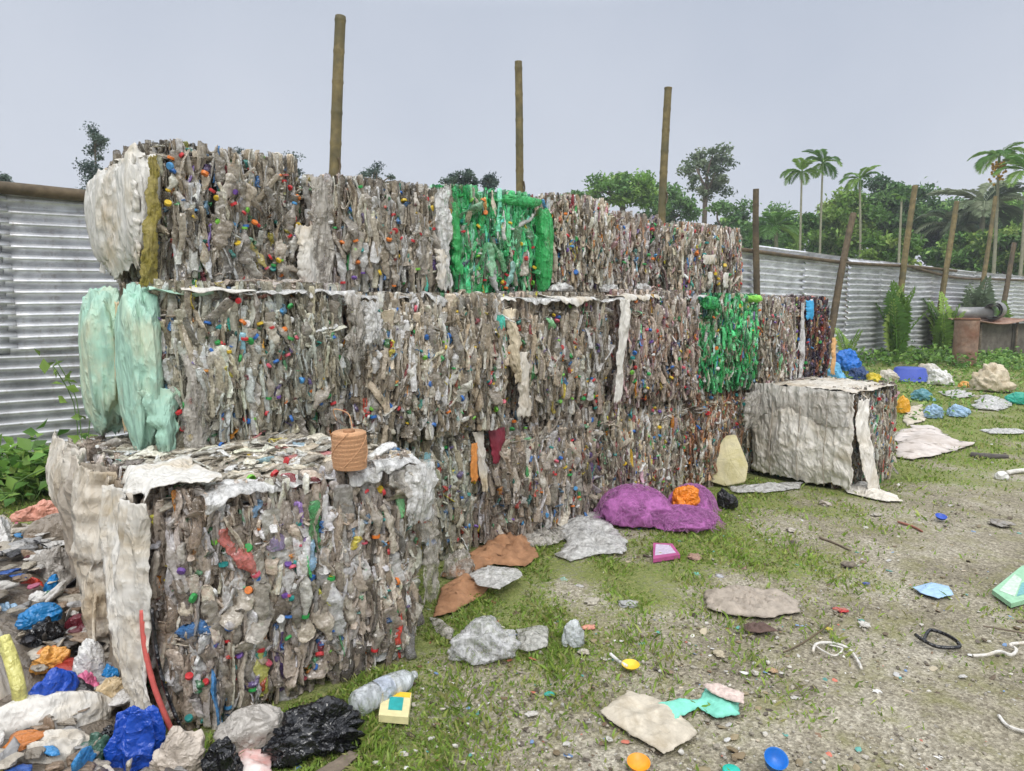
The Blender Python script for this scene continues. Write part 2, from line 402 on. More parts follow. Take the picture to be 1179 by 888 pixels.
def place_pieces(r, lib, face, n, style, wmul, lying=False, band=None):
    """face: (origin, u, v, n, Lu, Lv). Returns list of (V, faces, tint, score)."""
    O, U, Vv, Nn, Lu, Lv = face; out = []; pt = 1.0; base_t = BT * np.exp(r.normal(0, .06, 3) * .4); pa = r.uniform(0, 6, 4)
    for k in range(n):
        a = r.uniform(0, Lu); b = r.uniform(0, Lv)
        if lying: b = r.uniform(.05, Lv - .03); a = r.uniform(.045, Lu)
        if band is not None and r.random() < .85:
            a = r.uniform(0, min(band, Lu))
        pt = base_t * (1 + .16 * math.sin(a * 7 + pa[0] + 2 * math.sin(b * 6 + pa[1])) + .10 * math.sin(b * 11 + pa[2]))
        Lg = r.uniform(.11, .27) * (1 if r.random() < .75 else .55) * (1 if lib is LIB_HI else .75)
        shard = (not lying) and r.random() < .24
        if shard: Lg = r.uniform(.02, .06)
        Lg = min(Lg, 2 * min(b, Lv - b) + (.07 if not lying else .03))
        if lying: Lg = min(Lg * .8, 2 * min(b, Lv - b) + .01); ph = 0
        W = r.uniform(.024, .052) * wmul * (.86 if lib is LIB_HI else .92); T = W * r.uniform(.5, 1.0)
        if shard: W *= .75
        big = r.random() < .11 and not shard
        if big and lib is LIB_HI: W *= 1.7; T *= 1.1; Lg = min(Lg, .24)
        ph = r.normal(0, .125) if not lying else r.normal(0, .5 * min(1, 6 * min(a, Lu - a)))
        if r.random() < .06: ph += r.normal(0, .7)
        psi = r.normal(0, .5) if r.random() < .62 else r.normal(math.pi / 2, .35)
        l = math.cos(ph) * Vv + math.sin(ph) * U; tl = r.normal(0, .07); l = l + tl * Nn; l /= np.linalg.norm(l)
        s = np.cross(Nn, l); s /= np.linalg.norm(s); nn = np.cross(l, s)
        if lying: psi = math.pi / 2 + r.normal(0, .3)
        wx = math.cos(psi) * nn + math.sin(psi) * s; ty = np.cross(l, wx)
        ea = min(a, Lu - a); eb = min(b, Lv - b)
        rnd = .11 * max(0, 1 - ea / .13) ** 2 + .05 * max(0, 1 - eb / .10) ** 2
        dep = abs(r.normal(0, .014)) if not shard else r.uniform(-.004, .006)
        pos = O + U * a + Vv * b + Nn * (.05 * (1 - (2 * a / Lu - 1) ** 2) * (1 - (2 * b / Lv - 1) ** 2) - .015 + .018 * math.sin(a * 8 + b * 5 + pa[0]) + .012 * math.sin(b * 9 + pa[1]) - rnd - dep)
        PV, PF = lib[r.integers(len(lib))]
        flip = 1 if r.random() < .5 else -1
        Vw = pos + (PV[:, 0:1] * W) * wx + (PV[:, 1:2] * T) * ty + (PV[:, 2:3] * Lg * flip) * l
        t = pick_tint(r, style)
        if shard and r.random() < .5: t = (BRIGHT if style != 'green' else GREENS)[r.integers(6 if style == 'green' else len(BRIGHT))] * r.uniform(.5, 1.1)
        t = t * pt
        if lying: t = t * .75 + .25 * lin((196, 190, 178))  # bale tops tinted paler: dust, plus light from above put into the colour
        tv = np.clip(t * (1 + r.normal(0, .10, (len(PV), 1))), 0.004, .85)
        out.append((Vw, PF, tv, W * Lg - dep * .25))
    return out

BALES = {}
def bale(key, x0, x1, y0, y1, z0, z1, label, style='clear', hi=True, dens=1.0, wmul=1.0, ncap=30, nparts=0, sides='FLT', seed=0, rot=0.0):
    nbot = {'B0': 60, 'M1': 40, 'M2': 34, 'T1': 32, 'T2': 30, 'B1': 20, 'B2': 22, 'M3': 26, 'T3': 16}.get(key, 0); nparts = max(0, min(nparts, 100 - nbot))
    r = np.random.default_rng(1000 + seed)
    root = empty('plastic_bottle_bale', ((x0 + x1) / 2, (y0 + y1) / 2, z0), label, 'plastic bale', 'bales of crushed plastic bottles')
    x0 += .012; x1 -= .012
    X, Y, Z = np.eye(3)
    lib = LIB_HI if hi else LIB_LO
    Lx, Ly, Lz = x1 - x0, y1 - y0, z1 - z0
    ins = .075
    c, hv = np.array([(x0 + x1) / 2, (y0 + y1) / 2, (z0 + z1) / 2]), np.array([Lx / 2 - ins, Ly / 2 - ins, Lz / 2 - ins * .8])
    V, F = boxv(c, hv); np_obj('compressed_core', V, F, CORE, root, None, False)
    P = []; global BT; BT = np.exp(r.normal(.03, .10)) * 1.10 * (np.array([1.01, 1.0, .975]) if style == 'warm' else np.ones(3))
    front = (np.array([x0, y0, z0]), X, Z, -Y, Lx, Lz)
    left = (np.array([x0, y0, z0]), Y, Z, -X, Ly, Lz)
    right = (np.array([x1, y0, z0]), Y, Z, X, Ly, Lz)
    top = (np.array([x0, y0, z1]), Y, X, Z, Ly, Lx)
    back = (np.array([x0, y1, z0]), X, Z, Y, Lx, Lz)
    D = (1480 if hi else 1500) * dens
    P += place_pieces(r, lib, front, int(D * Lx * Lz), style, wmul)
    P += place_pieces(r, lib, left, int(D * .8 * Ly * Lz * (1 if 'L' in sides else .3)), style, wmul, band=None if 'L' in sides else .2)
    P += place_pieces(r, lib, right, int(D * .8 * Ly * Lz * (1 if 'R' in sides else .3)), style, wmul, band=None if 'R' in sides else .2)
    P += place_pieces(r, lib, top, int(D * .75 * Lx * Ly * (1 if 'T' in sides else .35)), style, wmul, lying=True, band=None if 'T' in sides else .25)
    if 'B' in sides: P += place_pieces(r, LIB_LO, back, int(D * .4 * Lx * Lz), style, wmul)
    nf = int(D * Lx * Lz)
    idx = np.arange(len(P)); vis = [i for i in idx if i < nf or i >= len(P) - 0]
    order = sorted(range(nf), key=lambda i: -P[i][3])
    part = set(order[:nparts])
    mb = MB()
    for i, (Vw, PF, tv, s) in enumerate(P):
        if i in part: np_obj('crushed_bottle', Vw, [PF], PET, root, tv)
        else: mb.add(Vw, [PF], tv)
    o = mb.build('crushed_bottles', PET, root); o['kind'] = 'stuff'
    for k in range(nbot):
        O, U, Vv, Nn, Lu, Lv = front if r.random() < .82 else top
        a, b = r.uniform(.07, Lu - .07), r.uniform(.09, Lv - .09); ph = r.normal(0, .35)
        l = math.cos(ph) * Vv + math.sin(ph) * U + r.normal(0, .1) * Nn; l /= np.linalg.norm(l)
        if r.random() < .5: l = -l
        s_ = np.cross(Nn, l); s_ /= np.linalg.norm(s_); nn = np.cross(l, s_); psi = r.normal(0, .6); wx = math.cos(psi) * s_ + math.sin(psi) * nn; ty = np.cross(l, wx)
        BV, BF, tp = LIB_BOT[r.integers(len(LIB_BOT))]; Wd = r.uniform(.055, .078) * (1 if wmul > 1 else .88); Lb = Wd * r.uniform(2.4, 3.3)
        pos = O + U * a + Vv * b + Nn * (.05 * (1 - (2 * a / Lu - 1) ** 2) * (1 - (2 * b / Lv - 1) ** 2) - .016 + r.uniform(-.012, .008))
        tr = lambda q: pos + q[..., 0:1] * Wd * wx + q[..., 1:2] * Wd * ty + q[..., 2:3] * Lb * l
        tn = pick_tint(r, style) * .8 + .2 * lin((200, 198, 192)); bo = np_obj('crushed_bottle', tr(BV), [BF], PET, root, np.clip(tn * (1 + r.normal(0, .06, (len(BV), 1))), .01, .8))
        if r.random() < .7:
            kc = CAPK[r.choice(len(CAPK), p=CAPP)]; o = bpy.data.objects.new('cap', CAPS[kc]); COL.objects.link(o); o.parent = bo
            o.location = tr(tp) + l * .002; o.rotation_mode = 'QUATERNION'; o.rotation_quaternion = Vector(l).to_track_quat('Z', 'Y'); sc_ = Wd * .21; o.scale = (sc_, sc_, sc_ * .9)
    for k in range(int(min(100, ncap * (1.0 if nbot else 1.9)))):
        if 'T' in sides and r.random() < .14: O, U, Vv, Nn, Lu, Lv = top
        elif 'L' in sides and key == 'T1' and r.random() < .05: O, U, Vv, Nn, Lu, Lv = left
        else: O, U, Vv, Nn, Lu, Lv = front
        a, b = r.uniform(.04, Lu - .04), r.uniform(.04, Lv - .03)
        p = O + U * a + Vv * b + Nn * (.05 * (1 - (2 * a / Lu - 1) ** 2) * (1 - (2 * b / Lv - 1) ** 2) - .012 + r.uniform(-.008, .012))
        if style == 'green': kc = CAPK[r.choice([2, 3, 4, 6, 5, 0], p=[.35, .2, .15, .1, .1, .1])]
        else: kc = CAPK[r.choice(len(CAPK), p=CAPP)]
        d = Nn * r.uniform(.05, .8) + Vv * r.normal(0, 1.0) + U * r.normal(0, .8)
        q = Vector(d).to_track_quat('Z', 'Y')
        o = bpy.data.objects.new('bottle_cap', CAPS[kc]); COL.objects.link(o); o.parent = root
        o.matrix_parent_inverse = Matrix.Translation(-Vector(root.location))
        o.location = p; o.rotation_mode = 'QUATERNION'; o.rotation_quaternion = q
        s = r.uniform(.0115, .0165); o.scale = (s, s, s * r.uniform(.7, 1))
    root.rotation_euler.z = r.normal(0, .014) if key != 'B0' else 0
    BALES[key] = root
    return root
CORE = plain('packed_plastic', (108, 101, 92), .9, .5, 30, .6, .02, .2)

def cloth(name, parent, mat, O, U, Vv, Nn, Lu, Lv, seed, amp=.03, folds=9, off=.03, bulge=.06, edge=.04, nu=60, nv=60, taper=0, sway=0, droop=0, stretch=.25):
    """a hanging sheet: U across, V up; vertical folds, ragged hem. Solid 2 mm cloth."""
    r = np.random.default_rng(seed)
    a, b = np.meshgrid(np.linspace(0, 1, nu), np.linspace(0, 1, nv), indexing='ij'); a = a.ravel(); b = b.ravel()
    P2 = np.stack([a * Lu, b * Lv * stretch], 1)
    fold = ridged(P2, seed, folds / max(Lu, .05) * .9, 3, .5)
    fine = ridged(np.stack([a * Lu, b * Lv], 1), seed + 5, 18, 3, .6)
    fold = .5 * sines(np.stack([P2[:, 0], P2[:, 1] * .5], 1), seed + 21, folds / max(Lu, .05) * 1.6, 3, .55) + .6 * crumple(P2, seed + 22, folds / max(Lu, .05) * 2, 3)
    h = off + amp * fold + min(amp * .3, .011) * crumple(np.stack([a * Lu, b * Lv * .5], 1), seed + 6, 38, 4, .6) + amp * .05 * fine + bulge * np.sin(a * math.pi) ** .7 * np.sin(np.clip(b, 0.02, .98) * math.pi) ** .6 + droop * (1 - b) ** 2
    eu = edge * sines(np.stack([b * 3, b * 0], 1), seed + 2, 5, 5, .7)
    ev = edge * 1.3 * sines(np.stack([a * 3, a * 0], 1), seed + 3, 6, 5, .75)
    wa = a * (1 - taper * (1 - b)) + taper * .5 * (1 - b)
    uu = wa * Lu + eu * (np.abs(a - .5) * 2) + sway * (1 - b) ** 1.5
    if Lu < .25: uu = uu + (a - .5) * Lu * (.30 * sines(np.stack([b * Lv, b * 0], 1), seed + 41, 14, 4, .7) + .05) + Lu * .18 * sines(np.stack([b * Lv, b * 0], 1), seed + 42, 6, 2)
    vv = b * Lv + ev * (1 - b) ** 2 + ev * .4 * b ** 2
    V = O + uu[:, None] * U + vv[:, None] * Vv + h[:, None] * Nn
    o = np_obj(name, V, [grid_faces(nu, nv)], mat, parent)
    sm = o.modifiers.new('thickness', 'SOLIDIFY'); sm.thickness = .0018; sm.offset = 0
    return o
def lip(name, parent, mat, x0, x1, y, z, top, drop, seed, amp=.014, nu=90, nv=34):
    """a thin sheet lying on the top of a bale and hanging raggedly over its front edge"""
    a, b = np.meshgrid(np.linspace(0, 1, nu), np.linspace(0, 1, nv), indexing='ij'); a = a.ravel(); b = b.ravel()
    xx = x0 + a * (x1 - x0)
    e1 = np.clip(.5 + .75 * sines(np.stack([xx, xx * 0], 1), seed, 9, 5, .75), .12, 1.3); e2 = np.clip(.7 + .4 * sines(np.stack([xx, xx * 0], 1), seed + 1, 9, 4, .7), .2, 1.2)
    t = -top * e2 + b * (top * e2 + drop * e1)
    Rr = .035; ang = np.clip(t / Rr, 0, math.pi / 2)
    yy = y - np.where(t < 0, t, Rr * np.sin(ang)); zz = z - np.where(t < 0, 0, Rr * (1 - np.cos(ang)) + np.clip(t - Rr * math.pi / 2, 0, 9))
    w = 1.7 * amp * (.6 * ridged(np.stack([xx, t], 1), seed + 3, 22, 3) + .7 * sines(np.stack([xx, t], 1), seed + 4, 14, 3))
    V = np.column_stack([xx + .01 * sines(np.stack([xx, t], 1), seed + 6, 30, 2), yy - w * np.sin(ang) - .012, zz + w * np.cos(ang) + .014])
    o = np_obj(name, V, [grid_faces(nu, nv)], mat, parent)
    sm = o.modifiers.new('thickness', 'SOLIDIFY'); sm.thickness = .002; sm.offset = 0
    return o
def blobv(a, b, c, seed, lump=.22, wr=.09, freq=4.0, n=5, flat=-.35, box=.0, oct=3, anis=(1, 1, 1)):
    V, F = ico(n); P = V.copy()
    if box: P = P / (np.abs(P) ** 4).sum(1)[:, None] ** (.25 * box)
    d = lump * sines(V, seed, 2.6, 3) + wr * 1.35 * crumple(V * np.asarray(anis), seed + 1, freq, oct)
    P = P * (1 + d)[:, None]
    P[:, 2] = np.where(P[:, 2] < flat, flat + (P[:, 2] - flat) * .12, P[:, 2])
    zmin, zmax = P[:, 2].min(), P[:, 2].max()
    P[:, 2] = (P[:, 2] - zmin) / (zmax - zmin)
    P[:, 0] *= a / (np.abs(P[:, 0]).max()); P[:, 1] *= b / (np.abs(P[:, 1]).max()); P[:, 2] *= c
    return P, F
def heap_frame(x0, y0, x1, y1, zb, dr):
    cx = (x0 + x1) / 2
    pf = G(cx, y1, zb); dp = depth_of(pf); ppm = FPX / dp
    d = pf - CAM; hd = d.copy(); hd[2] = 0; hd /= np.linalg.norm(hd); phi = math.atan2(-d[2], math.hypot(d[0], d[1]))
    wd = (x1 - x0) / ppm * math.cos(math.atan((cx - 589.5) / FPX)); dep = wd * dr
    pc = pf + hd * dep / 2; sc = 1 + dep / 2 / dp; wd *= sc
    h = max(((y1 - y0) / ppm - .62 * dep * math.sin(phi)) / math.cos(phi), .16 * wd)
    side = np.array([hd[1], -hd[0], 0])
    return pc, hd, side, wd, dep, h
def heap(name, label, cat, bbox, mat, seed, zb=0, dr=.7, parent=None, group=None, tint=None, hmul=1, **kw):
    pc, hd, side, wd, dep, h = heap_frame(*bbox, zb, dr)
    P, F = blobv(wd / 2, dep / 2, h * hmul, seed, **kw)
    V = pc + P[:, 0:1] * side + P[:, 1:2] * hd + np.array([0, 0, 1]) * (P[:, 2:3] - .008)
    o = np_obj(name, V, [F], mat, parent, tint)
    if parent is None: tag(o, label, cat, group)
    return o
def sheet(name, label, cat, poly, mat, seed, zb=0.0, h=.03, freq=22, thick=.0016, cuts=5, parent=None, group=None, lift=.0):
    """a flat thing lying on the ground whose outline is the given polygon (pixels -> ground points)"""
    pts = [G(x, y, zb) for x, y in poly]
    c = np.mean(pts, 0)
    bm = bmesh.new(); vs_ = [bm.verts.new(p) for p in pts]; bm.faces.new(vs_)
    bmesh.ops.triangulate(bm, faces=bm.faces[:])
    size = max(np.ptp([p[0] for p in pts]), np.ptp([p[1] for p in pts])); tgt = max(size / 34, .005)
    for _ in range(7):
        e = [x for x in bm.edges if x.calc_length() > tgt * 1.6]
        if not e or len(bm.verts) > 4200: break
        bmesh.ops.subdivide_edges(bm, edges=e, cuts=1); bmesh.ops.triangulate(bm, faces=[f for f in bm.faces if len(f.verts) > 3])
    bmesh.ops.beautify_fill(bm, faces=bm.faces[:], edges=[e for e in bm.edges if not e.is_boundary])
    bm.verts.ensure_lookup_table()
    V = np.array([v.co[:] for v in bm.verts]); bd = np.array([v.is_boundary for v in bm.verts])
    Fc = np.array([[v.index for v in f.verts] for f in bm.faces]); bm.free()
    rr = crumple(V[:, :2], seed, freq * 1.8, 4, .62) + .2 * sines(V[:, :2], seed + 1, freq * .6, 2); rr = (rr - rr.min()) / (np.ptp(rr) + 1e-6)
    dc = np.linalg.norm(V[:, :2] - c[:2], axis=1); dc = np.clip(1 - (dc / dc.max()) ** 2, 0, 1)
    V[:, 2] = zb + .004 + h * rr * np.where(bd, .12, .6) + h * rr * dc * .5 + lift * dc
    BP = V[bd][:, :2]; dd = np.sqrt(((V[:, None, :2] - BP[None]) ** 2).sum(-1)).min(1); fall = np.clip(dd / (.16 * size), 0, 1) ** .7
    V[:, 2] = zb + .004 + .75 * h * rr * (.10 + .9 * fall) + lift * dc
    jit = np.stack([sines(V[:, :2], seed + 7, 34 if size < 1 else 12, 4, .8), sines(V[:, :2], seed + 8, 34 if size < 1 else 12, 4, .8)], 1) * tgt * 1.1
    V[:, :2] += jit
    o = np_obj(name, V, [Fc], mat, parent)
    s = o.modifiers.new('thickness', 'SOLIDIFY'); s.thickness = thick; s.offset = 0
    if parent is None: tag(o, label, cat, group)
    return o
def rope(name, label, cat, pts, rad, mat, n=7, parent=None, zs=None):
    """pts in pixels on the ground, smoothed"""
    W = np.array([G(x, y, (zs[i] if zs else 0)) for i, (x, y) in enumerate(pts)])
    return rope_w(name, label, cat, W, rad, mat, n, parent)
def smooth_path(W, k=8):
    W = np.asarray(W, float); t = np.linspace(0, len(W) - 1, (len(W) - 1) * k + 1); out = []
    for s in t:
        i = min(int(s), len(W) - 2); f = s - i
        p0, p1, p2, p3 = W[max(i - 1, 0)], W[i], W[i + 1], W[min(i + 2, len(W) - 1)]
        out.append(.5 * (2 * p1 + (p2 - p0) * f + (2 * p0 - 5 * p1 + 4 * p2 - p3) * f * f + (3 * p1 - p0 - 3 * p2 + p3) * f ** 3))
    return np.array(out)
def rope_w(name, label, cat, W, rad, mat, n=7, parent=None):
    S = smooth_path(W); S[:, 2] += rad if np.isscalar(rad) else 0
    V, F = tube(S, rad if np.isscalar(rad) else np.interp(np.linspace(0, 1, len(S)), np.linspace(0, 1, len(rad)), rad), n)
    o = np_obj(name, V, F, mat, parent)
    if parent is None: tag(o, label, cat)
    return o
# ------------------------------------------------------------------ ground
GP = np.array([G(x, y)[:2] for x, y in ((470, 888), (560, 830), (660, 770), (760, 745), (800, 690), (880, 650), (900, 600), (1000, 580), (1060, 560), (1179, 545))])
def track_dist(P):
    """signed distance (m) from the edge of the bare track: positive = grass side"""
    best = np.full(len(P), 1e9); sg = np.ones(len(P))
    Q = np.vstack([GP[0] + (GP[0] - GP[1]) * 8, GP, GP[-1] + (GP[-1] - GP[-2]) * 12])
    for p, q in zip(Q[:-1], Q[1:]):
        d = q - p; t = np.clip(((P - p) @ d) / (d @ d), 0, 1); e = P - p - t[:, None] * d; dist = np.linalg.norm(e, axis=1)
        s = np.sign(d[0] * e[:, 1] - d[1] * e[:, 0]); m = dist < best
        best = np.where(m, dist, best); sg = np.where(m, s, sg)
    return best * sg
def grass_amt(P):
    P = np.asarray(P)[:, :2]; d = track_dist(P)
    n1 = sines(P, 3, 2.2, 4, .6); n2 = sines(P, 4, 7.0, 3, .6)
    scale = .25 + .06 * np.linalg.norm(P, axis=1)
    g = 1 / (1 + np.exp(-(d / scale + .55 * n1) * 2.2))
    g *= np.clip(.84 + .40 * n1 + .52 * n2, 0, 1)
    near = np.exp(-(np.linalg.norm(P - GP[1], axis=1) / .8) ** 2)
    g *= 1 - .05 * near
    g += np.clip(.30 * (n1 + n2 - .35), 0, .35) * (d <= 0)
    far = np.linalg.norm(P, axis=1) > 26
    return np.clip(np.where(far, .95, g), 0, 1)
def sinhgrid(lo, hi, n, c, s):
    u = np.linspace(math.asinh((lo - c) / s), math.asinh((hi - c) / s), n); return c + s * np.sinh(u)
gx = sinhgrid(-160, 320, 420, 2.2, 1.6); gy = sinhgrid(-130, 330, 420, 2.2, 1.2)
GX, GY = np.meshgrid(gx, gy, indexing='ij'); GPX = np.stack([GX.ravel(), GY.ravel()], 1)
gz = .010 * sines(GPX, 21, 3.0, 3) + .004 * sines(GPX, 22, 14, 2)
gz -= .012
ga = grass_amt(GPX)
gm, nt, b, N, L = nmat('ground_soil'); P = geo(N)
at = N.new('ShaderNodeVertexColor'); at.layer_name = 'tint'; sx = N.new('ShaderNodeSeparateColor'); L.new(at.outputs[0], sx.inputs[0])
d1 = noise(N, L, 2.2, 6, .6, P); rd = ramp(N, [(.32, l4((130, 123, 107))), (.5, l4((151, 144, 127))), (.7, l4((172, 166, 152)))]); L.new(d1.outputs[0], rd.inputs[0])
vv = N.new('ShaderNodeTexVoronoi'); vv.inputs['Scale'].default_value = 95; L.new(mixv(N, L, P, .02), vv.inputs['Vector'])
vr = ramp(N, [(0, (.6, .58, .55)), (.55, (1, 1, 1)), (1, (1.5, 1.5, 1.5))])
sc_ = N.new('ShaderNodeSeparateColor'); L.new(vv.outputs['Color'], sc_.inputs[0]); L.new(sc_.outputs[0], vr.inputs[0])
c = mix(N, L, rd.outputs[0], vr.outputs[0], .8, 'MULTIPLY')
n5 = noise(N, L, 60, 4, .7, P); r5 = ramp(N, [(.35, (.6, .58, .54)), (.65, (1.3, 1.3, 1.3))]); L.new(n5.outputs[0], r5.inputs[0])
c = mix(N, L, c, r5.outputs[0], .8, 'MULTIPLY')
n6 = noise(N, L, 5, 6, .7, P); r6 = ramp(N, [(.48, (0, 0, 0)), (.66, (.55, .55, .55))]); L.new(n6.outputs[0], r6.inputs[0])
c = mix(N, L, c, l4((126, 125, 74)), r6.outputs[0])
n7 = noise(N, L, 34, 5, .7, P); gcol = ramp(N, [(.28, l4((76, 88, 42))), (.5, l4((116, 128, 62))), (.74, l4((156, 152, 100)))]); L.new(n7.outputs[0], gcol.inputs[0])
ma = N.new('ShaderNodeMath'); ma.operation = 'MULTIPLY_ADD'; ma.inputs[1].default_value = 1.5; L.new(n7.outputs[0], ma.inputs[0]); L.new(sx.outputs[0], ma.inputs[2])
mr = ramp(N, [(.76, (0, 0, 0)), (1.0, (.85, .85, .85))]); dv = N.new('ShaderNodeMath'); dv.operation = 'MULTIPLY'; dv.inputs[1].default_value = .72; L.new(ma.outputs[0], dv.inputs[0]); L.new(dv.outputs[0], mr.inputs[0])
c = mix(N, L, c, gcol.outputs[0], mr.outputs[0])
L.new(c, b.inputs['Base Color']); b.inputs['Roughness'].default_value = .9; b.inputs['Specular IOR Level'].default_value = .2
bh = N.new('ShaderNodeMath'); L.new(vv.outputs['Distance'], bh.inputs[0]); L.new(n5.outputs[0], bh.inputs[1])
bp = N.new('ShaderNodeBump'); bp.inputs['Strength'].default_value = .6; bp.inputs['Distance'].default_value = .012; L.new(bh.outputs[0], bp.inputs['Height']); L.new(bp.outputs[0], b.inputs['Normal'])
o = np_obj('ground', np.column_stack([GPX, gz]), [grid_faces(420, 420)], gm, None, np.repeat(ga[:, None], 3, 1)); o['kind'] = 'structure'

def polar(r, n, rmin, rmax, pw):
    """points on the ground in front of the stack, thinning with distance"""
    az = r.uniform(YAW - R_(42), YAW + R_(42), n)
    u = r.random(n); rr = (rmin ** pw + u * (rmax ** pw - rmin ** pw)) ** (1 / pw)
    return np.stack([np.cos(az) * rr, np.sin(az) * rr], 1), rr
def inside_stack(P):
    x, y = P[:, 0], P[:, 1]
    return ((x > .55) & (x < 1.66) & (y > 2.42) & (y < 4.3)) | ((x > 1.6) & (x < 6.8) & (y > 3.22) & (y < 4.4)) | ((x > 5.45) & (x < 6.45) & (y > 2.42) & (y < 4)) | (y > 7.85) | ((x < .6) & (y > 2.0) & (y < 5.6))
# grass blades
r = np.random.default_rng(5)
Pg, rg = polar(r, 420000, 1.7, 30, -.25)
keep = (r.random(len(Pg)) < grass_amt(Pg) ** 1.1 * .98) & ~inside_stack(Pg)
Pg, rg = Pg[keep], rg[keep]; n = len(Pg)
cl = sines(Pg, 31, 16, 2); hgt = r.uniform(.006, .024, n) * (1 + .7 * np.clip(cl, -.6, 1)) * (1 + .035 * rg); wid = r.uniform(.0018, .0045, n) * (1 + .16 * rg)
ya = r.uniform(0, 6.28, n); lean = r.uniform(.2, 1.5, n) * hgt
dx, dy = np.cos(ya), np.sin(ya); la = r.uniform(0, 6.28, n)
B = np.column_stack([Pg, np.full(n, -.014)])
V = np.stack([B - np.column_stack([dx, dy, 0 * dx]) * wid[:, None], B + np.column_stack([dx, dy, 0 * dx]) * wid[:, None],
              B + np.column_stack([dx * wid * .8 + np.cos(la) * lean * .5, dy * wid * .8 + np.sin(la) * lean * .5, hgt * .75]),
              B + np.column_stack([np.cos(la) * lean, np.sin(la) * lean, hgt])], 1).reshape(-1, 3)
gt = pal((122, 150, 60), (138, 160, 70), (108, 134, 54), (154, 164, 88), (150, 148, 92), (128, 156, 66))[r.integers(6, size=n)] * r.uniform(.75, 1.3, (n, 1)) * (1 + .15 * sines(Pg, 41, 1.5, 2)[:, None])
q = np.arange(n)[:, None] * 4 + np.array([[0, 1, 2, 3]])
o = np_obj('short_grass', V, [q[:, [0, 1, 2]], q[:, [0, 2, 3]]], LEAF, None, np.repeat(gt, 4, 0))
tag(o, 'short patchy green grass growing between the bales and the bare track', 'grass', kind='stuff')
# gravel and scraps
def scatter(name, n, seed, rmin, rmax, smin, smax, cols, mat, label, cat, flat, wfun, pw=-.2, ic=1):
    r = np.random.default_rng(seed); Ps, rs = polar(r, n, rmin, rmax, pw)
    k = (r.random(n) < wfun(Ps)) & ~inside_stack(Ps); Ps, rs = Ps[k], rs[k]; m = len(Ps)
    V0, F0_ = ico(ic); nv = len(V0)
    s = smin * (smax / smin) ** (r.random(m) ** 2.2) * (1 + .03 * rs)
    sc = np.stack([s * r.uniform(.6, 1.2, m), s * r.uniform(.5, 1, m), s * r.uniform(*flat, m)], 1)
    jit = 1 + r.normal(0, .22, (m, nv, 1))
    W = V0[None] * jit * sc[:, None, :]
    an = r.uniform(0, 6.28, m); ca, sa = np.cos(an)[:, None], np.sin(an)[:, None]
    X = W[..., 0] * ca - W[..., 1] * sa; Y = W[..., 0] * sa + W[..., 1] * ca
    tl = r.normal(0, .25, (m, 1)); Z = W[..., 2] + X * tl * (flat[0] < .3)
    V = np.stack([X + Ps[:, :1], Y + Ps[:, 1:], Z - .012 + (sc[:, 2] * .6)[:, None]], -1).reshape(-1, 3)
    Fa = (F0_[None] + (np.arange(m) * nv)[:, None, None]).reshape(-1, 3)
    t = cols[r.integers(len(cols), size=m)] * r.uniform(.7, 1.2, (m, 1))
    o = np_obj(name, V, [Fa], mat, None, np.repeat(t, nv, 0), False); tag(o, label, cat, kind='stuff')
STONE = plain('stone', (150, 145, 135), .9, .3, 60, .3, .004, .2, tint=True)
scatter('gravel', 20000, 61, 1.7, 24, .003, .012, pal((170, 164, 152), (150, 142, 128), (190, 186, 178), (130, 122, 110), (164, 156, 142)), STONE,
        'small grey gravel spread over the bare track', 'gravel', (.35, .7), lambda P: np.clip(1.05 - grass_amt(P) * 1.1, .06, 1))
scatter('litter_scraps', 5200, 62, 1.7, 22, .004, .020, pal((206, 202, 194), (190, 184, 172), (214, 212, 208), (176, 164, 140), (120, 96, 74), (186, 172, 150), (100, 90, 80), (90, 150, 140), (190, 110, 90), (120, 150, 190)), TINTED,
        'tiny pale plastic and paper scraps trodden into the ground', 'litter', (.06, .2), lambda P: np.full(len(P), .8))
scatter('dry_debris', 3200, 63, 1.7, 16, .006, .022, pal((96, 82, 64), (120, 104, 78), (80, 70, 58), (140, 126, 98)), TINTED,
        'brown leaf litter and twig bits on the track and grass', 'debris', (.1, .3), lambda P: np.full(len(P), .8))

# ------------------------------------------------------------------ the bales
bale('B0', .60, 1.64, 2.47, 3.95, 0, .80, 'nearest grey bale at ground level with the brown twine spool standing on it', 'clear', True, 1.0, 1.12, 80, 100, 'FLT', 1)
bale('B1', 1.72, 2.56, 3.27, 4.15, 0, .735, 'grey bottle bale on the ground right behind the nearest bale, speckled green and blue', 'clear', True, 1.0, .95, 34, 60, 'F', 2)
bale('B2', 2.58, 3.55, 3.24, 4.15, 0, .74, 'grey ground level bale left of the purple net, behind white plastic sheets', 'clear', True, 1.0, .9, 36, 60, 'FL', 3)
bale('B3', 3.57, 4.56, 3.25, 4.15, 0, .755, 'grey ground level bale directly behind the purple net', 'warm', False, 1.25, .68, 16, 0, 'F', 4)
bale('B4', 4.57, 5.40, 3.27, 4.15, 0, .775, 'brownish ground level bale between the purple net bale and the white wrapped bale', 'brown', False, 1.25, .68, 10, 0, 'F', 5)
bale('B5', 5.42, 6.70, 3.34, 4.2, 0, .775, 'low bale standing behind the white wrapped bale and under the dark purple bale', 'warm', False, .8, .7, 4, 0, 'FRT', 6)
bale('SB', 5.56, 6.43, 2.46, 3.30, 0, .765, 'ground level bale wrapped in a dirty white sheet at the right end of the stack', 'warm', False, 1.3, .62, 5, 0, 'FRT', 7)
bale('M1', .84, 1.71, 3.20, 4.10, .80, 1.515, 'middle row bale at the left end with a mint green sack hanging on its side', 'clear', True, 1.05, .95, 52, 100, 'FLT', 8)
